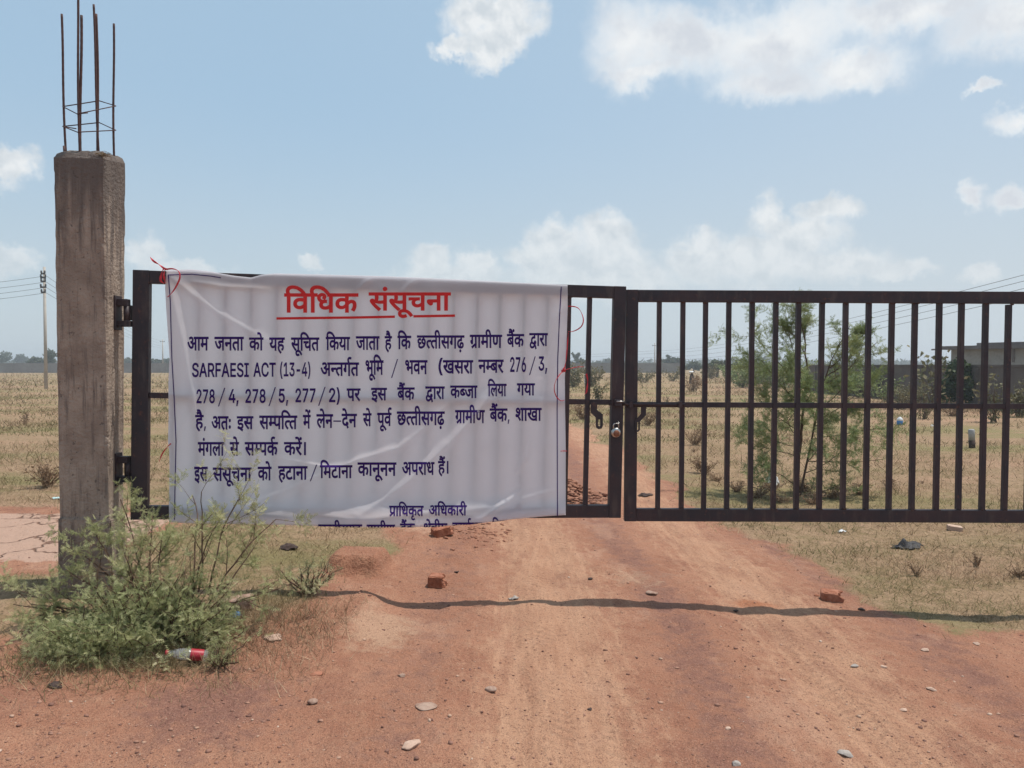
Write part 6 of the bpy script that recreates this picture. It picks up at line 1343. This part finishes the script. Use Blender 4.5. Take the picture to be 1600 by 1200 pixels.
ST = [('brown stone lying in the wheel track, largest one in the foreground', 767, 1082, 20, 'stone', .55), ('small flat dark stone left of the wheel track', 627, 1058, 15, 'stone', .35), ('pale flat stone half buried at the bottom of the road', 641, 1170, 36, 'palestone', .22),
      ('rounded dusty stone on bare earth below the bush', 487, 1102, 18, 'stone', .6), ('pale bent stone sunk in the foreground dirt', 664, 1108, 38, 'stone', .12), ('small red stone pair at left on the bare earth', 493, 1056, 22, 'brick', .3),
      ('grey stone at the bottom edge of the road in the purple gravel', 1150, 1197, 18, 'greystone', .5), ('pale grey flat stone near the bottom right of the road', 1324, 1183, 26, 'greystone', .35), ('white chip in the gravel at right of the road', 1457, 1080, 16, 'palestone', .35),
      ('white stone on the right half of the road below the shadow', 1447, 1018, 14, 'palestone', .4), ('dark pebble lying on the gate shadow at right', 1348, 954, 12, 'dark', .4), ('flat white stone right of the purple gravel', 1336, 1043, 13, 'greystone', .4), ('small white stone at right of the second wheel track', 1382, 1044, 11, 'palestone', .4),
      ('pale chip in the tan track at the lower right', 1413, 1112, 13, 'palestone', .4), ('small dark stone by the right wheel track', 1150, 957, 9, 'dark', .5), ('dusty lump on the road left of the red brick dust', 1021, 930, 22, 'stone', .3), ('red brick chip just left of the broken brick', 1277, 932, 9, 'brick', .4),
      ('dark flat chip in the wheel track', 922, 1110, 9, 'dark', .5), ('small dark stone beyond the shadow on the track', 922, 906, 10, 'dark', .4), ('dark pebble in the pale dirt patch', 713, 896, 8, 'dark', .5), ('white pebble at the road edge near the right grass', 1528, 1008, 12, 'palestone', .4), ('pale stone in the bottom gravel beside the purple band', 1138, 1140, 10, 'palestone', .5)]
for q, (lab, px, py, wpx, mt, fl) in enumerate(ST): stone('stone', lab, px, py, wpx, M[mt], fl, 'loose stones on the road', q + 1)
# heap of red soil behind the left leaf
hb = G(903, 798); r = np.random.default_rng(4); VV = []; FF = []; off = 0
for s_ in range(520):
    d_ = r.normal(0, 1, 2) * np.array([.22, .30]); h_ = .24 * math.exp(-(d_[0] / .26) ** 2 - (d_[1] / .32) ** 2); s = r.uniform(.008, .040) * r.uniform(.6, 1)
    V = IV * (1 + r.uniform(-.45, .45, (len(IV), 1))) * s * np.array([1.5, 1.1, .7]); c = np.array([hb[0] - .10 + d_[0], hb[1] + .75 + d_[1], H(hb[0], hb[1] + .75) + h_ * r.uniform(.75, 1)])
    VV.append(V + c); FF.append(IF + off); off += len(IV)
tag(mesh_obj('soil_heap', np.concatenate(VV), np.concatenate(FF), M['soil']), 'heap of crumbled red soil on the track behind the gate', 'soil heap', kind='stuff')
VV = []; FF = []; off = 0
hb2 = G(745, 842)
for s_ in range(120):
    d_ = r.normal(0, 1, 2) * np.array([.16, .22]); s = r.uniform(.006, .022)
    V = IV * (1 + r.uniform(-.4, .4, (len(IV), 1))) * s * np.array([1.2, 1, .7]); x_, y_ = hb2[0] + d_[0], hb2[1] + .2 + d_[1]
    VV.append(V + np.array([x_, y_, H(x_, y_)])); FF.append(IF + off); off += len(IV)
tag(mesh_obj('soil_clods', np.concatenate(VV), np.concatenate(FF), M['soil']), 'scatter of loose red clods under the lower banner edge', 'soil', kind='stuff')

# ------------------------------------------------------------------ litter
b = G(284, 1042); bt = thing('plastic_bottle', 'crushed clear plastic bottle with a red label lying under the bush', 'bottle')
bt.matrix_world = Matrix.Translation(Vector((b[0] + .02, b[1] + .03, H(b[0], b[1]) + .05))) @ Matrix.Rotation(math.radians(20), 4, 'Z') @ Matrix.Rotation(math.radians(-78), 4, 'Y') @ Matrix.Scale(.84, 4)
lathe('bottle_body', [(.004, -.105), (.027, -.105), (.0315, -.098), (.032, -.05), (.030, -.045), (.032, -.04), (.032, .03), (.029, .055), (.018, .085), (.0125, .098), (.0125, .112)], M['clear'], bt)
lathe('label', [(.0328, -.082), (.0332, -.08), (.0332, -.012), (.0328, -.010)], M['redlabel'], bt)
lathe('cap', [(.004, .108), (.0145, .108), (.0145, .124), (.012, .126)], M['redlabel'], bt)
for q, (ang_, zz, hw_) in enumerate([(2.6, -.06, .010), (2.9, -.045, .012), (3.2, -.035, .008), (2.75, -.025, .009)]):
    th_ = np.linspace(ang_ - .18, ang_ + .18, 6); V = np.concatenate([np.stack([.0342 * np.cos(th_), .0342 * np.sin(th_), np.full(6, zz - hw_ * .4)], 1), np.stack([.0342 * np.cos(th_ + .1), .0342 * np.sin(th_ + .1), np.full(6, zz + hw_ * .4)], 1)])
    mesh_obj('label_mark', V, np.array([(a, a + 1, a + 7, a + 6) for a in range(5)]), M['ink_dark'], bt)
def crumple(name, label, px, py, wpx, hpx, mat, cat, seed=0, flat=.25, group=None, parts=None, rough=.6):
    b = G(px, py); Yd = b[1]; w, h_ = wpx / F * Yd / 2, hpx / F * Yd; n = 22
    r = np.random.default_rng(seed); u = np.linspace(-1, 1, n); U, Vv = np.meshgrid(u, u); ox, oy = r.uniform(0, 90, 2)
    Z = (fbm(U.ravel() * 1.8 + ox, Vv.ravel() * 1.8 + oy, 4) + .32) * 1.5 * h_ * np.exp(-(np.hypot(U, Vv).ravel() / .85) ** 2) + .006
    XX = U.ravel() * w * (1 + rough * fbm(Vv.ravel() * 2 + ox, U.ravel() * 2, 3)); YY = Vv.ravel() * w * .7 * (1 + rough * fbm(U.ravel() * 2 + oy, Vv.ravel() * 2, 3))
    keep = (np.hypot(U, Vv).ravel() + .6 * fbm(U.ravel() * 2.5 + ox, Vv.ravel() * 2.5, 3)) < .92
    gz_ = height(b[0] + XX, b[1] + w * .5 + YY); P3 = np.stack([b[0] + XX, b[1] + w * .5 + YY, gz_ + Z], 1)
    Fq = [(a * n + c, a * n + c + 1, (a + 1) * n + c + 1, (a + 1) * n + c) for a in range(n - 1) for c in range(n - 1)]; Fq = [f for f in Fq if all(keep[list(f)])]
    used = sorted({i_ for f in Fq for i_ in f}); mp = {i_: q for q, i_ in enumerate(used)}
    top = P3[used]; m_ = len(used); base_ = top - np.array([0, 0, .003])
    cnt = {}
    for f in Fq:
        for a, c in zip(f, f[1:] + f[:1]): cnt[(a, c)] = 1
    Fc = [tuple(mp[i_] for i_ in f) for f in Fq] + [tuple(mp[i_] + m_ for i_ in f)[::-1] for f in Fq] + [(mp[c], mp[a], mp[a] + m_, mp[c] + m_) for (a, c) in cnt if (c, a) not in cnt]
    o = mesh_obj(name, np.concatenate([top, base_]), Fc, mat, smooth=True); tag(o, label, cat, group); return o
crumple('cloth_scrap', 'crumpled black cloth lying in the grass below the right leaf', 1424, 858, 52, 16, M['blackbag'], 'cloth', 3)
crumple('plastic_bag', 'white plastic bag caught at the foot of the thorn shrub', 1207, 764, 26, 50, M['whitebag'], 'bag', 5)
crumple('plastic_bag', 'pale blue plastic bag in the grass at the pillar left side', 88, 782, 16, 8, M['bluebag'], 'bag', 6)
crumple('plastic_wrapper', 'blue and white wrapper scrap behind the bush by the dusty brick', 366, 966, 26, 8, M['blue'], 'wrapper', 7)
crumple('plastic_wrapper', 'pale torn wrapper strip on the verge right of the bottle', 424, 1003, 34, 4, M['palestone'], 'wrapper', 8, rough=1.2)
crumple('paper_scrap', 'white scrap in the grass just under the right leaf', 1318, 832, 14, 6, M['whitebag'], 'scrap', 9)
crumple('paper_scrap', 'white scrap farther out in the field behind the right leaf', 1457, 667, 6, 5, M['whitebag'], 'scrap', 10)
crumple('cloth_scrap', 'dark rag on the track behind the right leaf beside the meeting stile', 1010, 776, 28, 7, M['dark'], 'cloth', 12)
crumple('cloth_scrap', 'small grey rag lying across the wheel track by the shadow', 803, 938, 18, 5, M['greystone'], 'cloth', 13)
crumple('cloth_scrap', 'dark clump of dry dung on the grass under the banner', 450, 860, 34, 12, M['dark'], 'dung', 14)
crumple('cloth_scrap', 'dark leaf litter clump at the left end of the bush', 82, 1076, 26, 8, M['dark'], 'litter', 15)
c = G(1406, 664); s_ = .020 * c[1] / 5 * 1.2
wb = thing('water_jug', 'small white and blue plastic jug standing far out in the field', 'jug'); wb.location = Vector((c[0], c[1], H(c[0], c[1])))
lathe('jug_body', [(.05, 0), (.075, .01), (.078, .10), (.07, .11)], M['blue'], wb, 14); lathe('jug_top', [(.07, .1101), (.078, .12), (.065, .17), (.035, .19), (.03, .21)], M['whitebag'], wb, 14)
c = G(1519, 700); pp = thing('pipe_stub', 'short grey pipe stub with a dark base standing in the field', 'pipe'); pp.location = Vector((c[0], c[1], H(c[0], c[1]) - .02)); pp.rotation_euler = (0, math.radians(-3), 0)
hs = 31 / F * c[1]; rs = 4.6 / F * c[1]
lathe('pipe_shaft', [(rs, hs * .45), (rs, hs * .96), (rs * .8, hs)], M['pipe'], pp, 16); lathe('pipe_base', [(rs * 1.02, 0), (rs * 1.02, hs * .449)], M['dark'], pp, 16)
c = P(1081, 581.5, 62); pp = thing('stone_cairn', 'small dark lump with a white top far out in the field', 'cairn'); gz_ = H(c[0], c[1])
o = mesh_obj('cairn_base', IV2 * np.array([.22, .2, c[2] - gz_]) , IF2, M['dark'], pp); o2 = mesh_obj('cairn_top', IV2 * np.array([.26, .22, .09]), IF2, M['whitebag'], pp); pp.location = Vector((c[0], c[1], gz_)); o2.location = (0, 0, c[2] - gz_)
c = P(913.8, 581, 60); gz_ = H(c[0], c[1]); tag(box('marker_post', (c[0] - .05, c[0] + .05, c[1] - .05, c[1] + .05, gz_, P(914, 572.5, 60)[2]), M['whitebag'], None, .01), 'thin pale marker post by the first open bar', 'post')

# ------------------------------------------------------------------ haze: the air over the field
m = bpy.data.materials.new('haze_air'); m.use_nodes = True; m.node_tree.nodes.clear()
vo = m.node_tree.nodes.new('ShaderNodeVolumePrincipled'); vo.inputs['Color'].default_value = (.90, .95, 1, 1); vo.inputs['Density'].default_value = .0012; vo.inputs['Anisotropy'].default_value = .2
oo = m.node_tree.nodes.new('ShaderNodeOutputMaterial'); m.node_tree.links.new(vo.outputs[0], oo.inputs['Volume'])
hz_ = box('haze', (-1600, 1600, -70, 2600, -2.0, 14.0), m, None, 0); hz_['kind'] = 'stuff'; hz_['label'] = 'thin pale haze over the whole field'
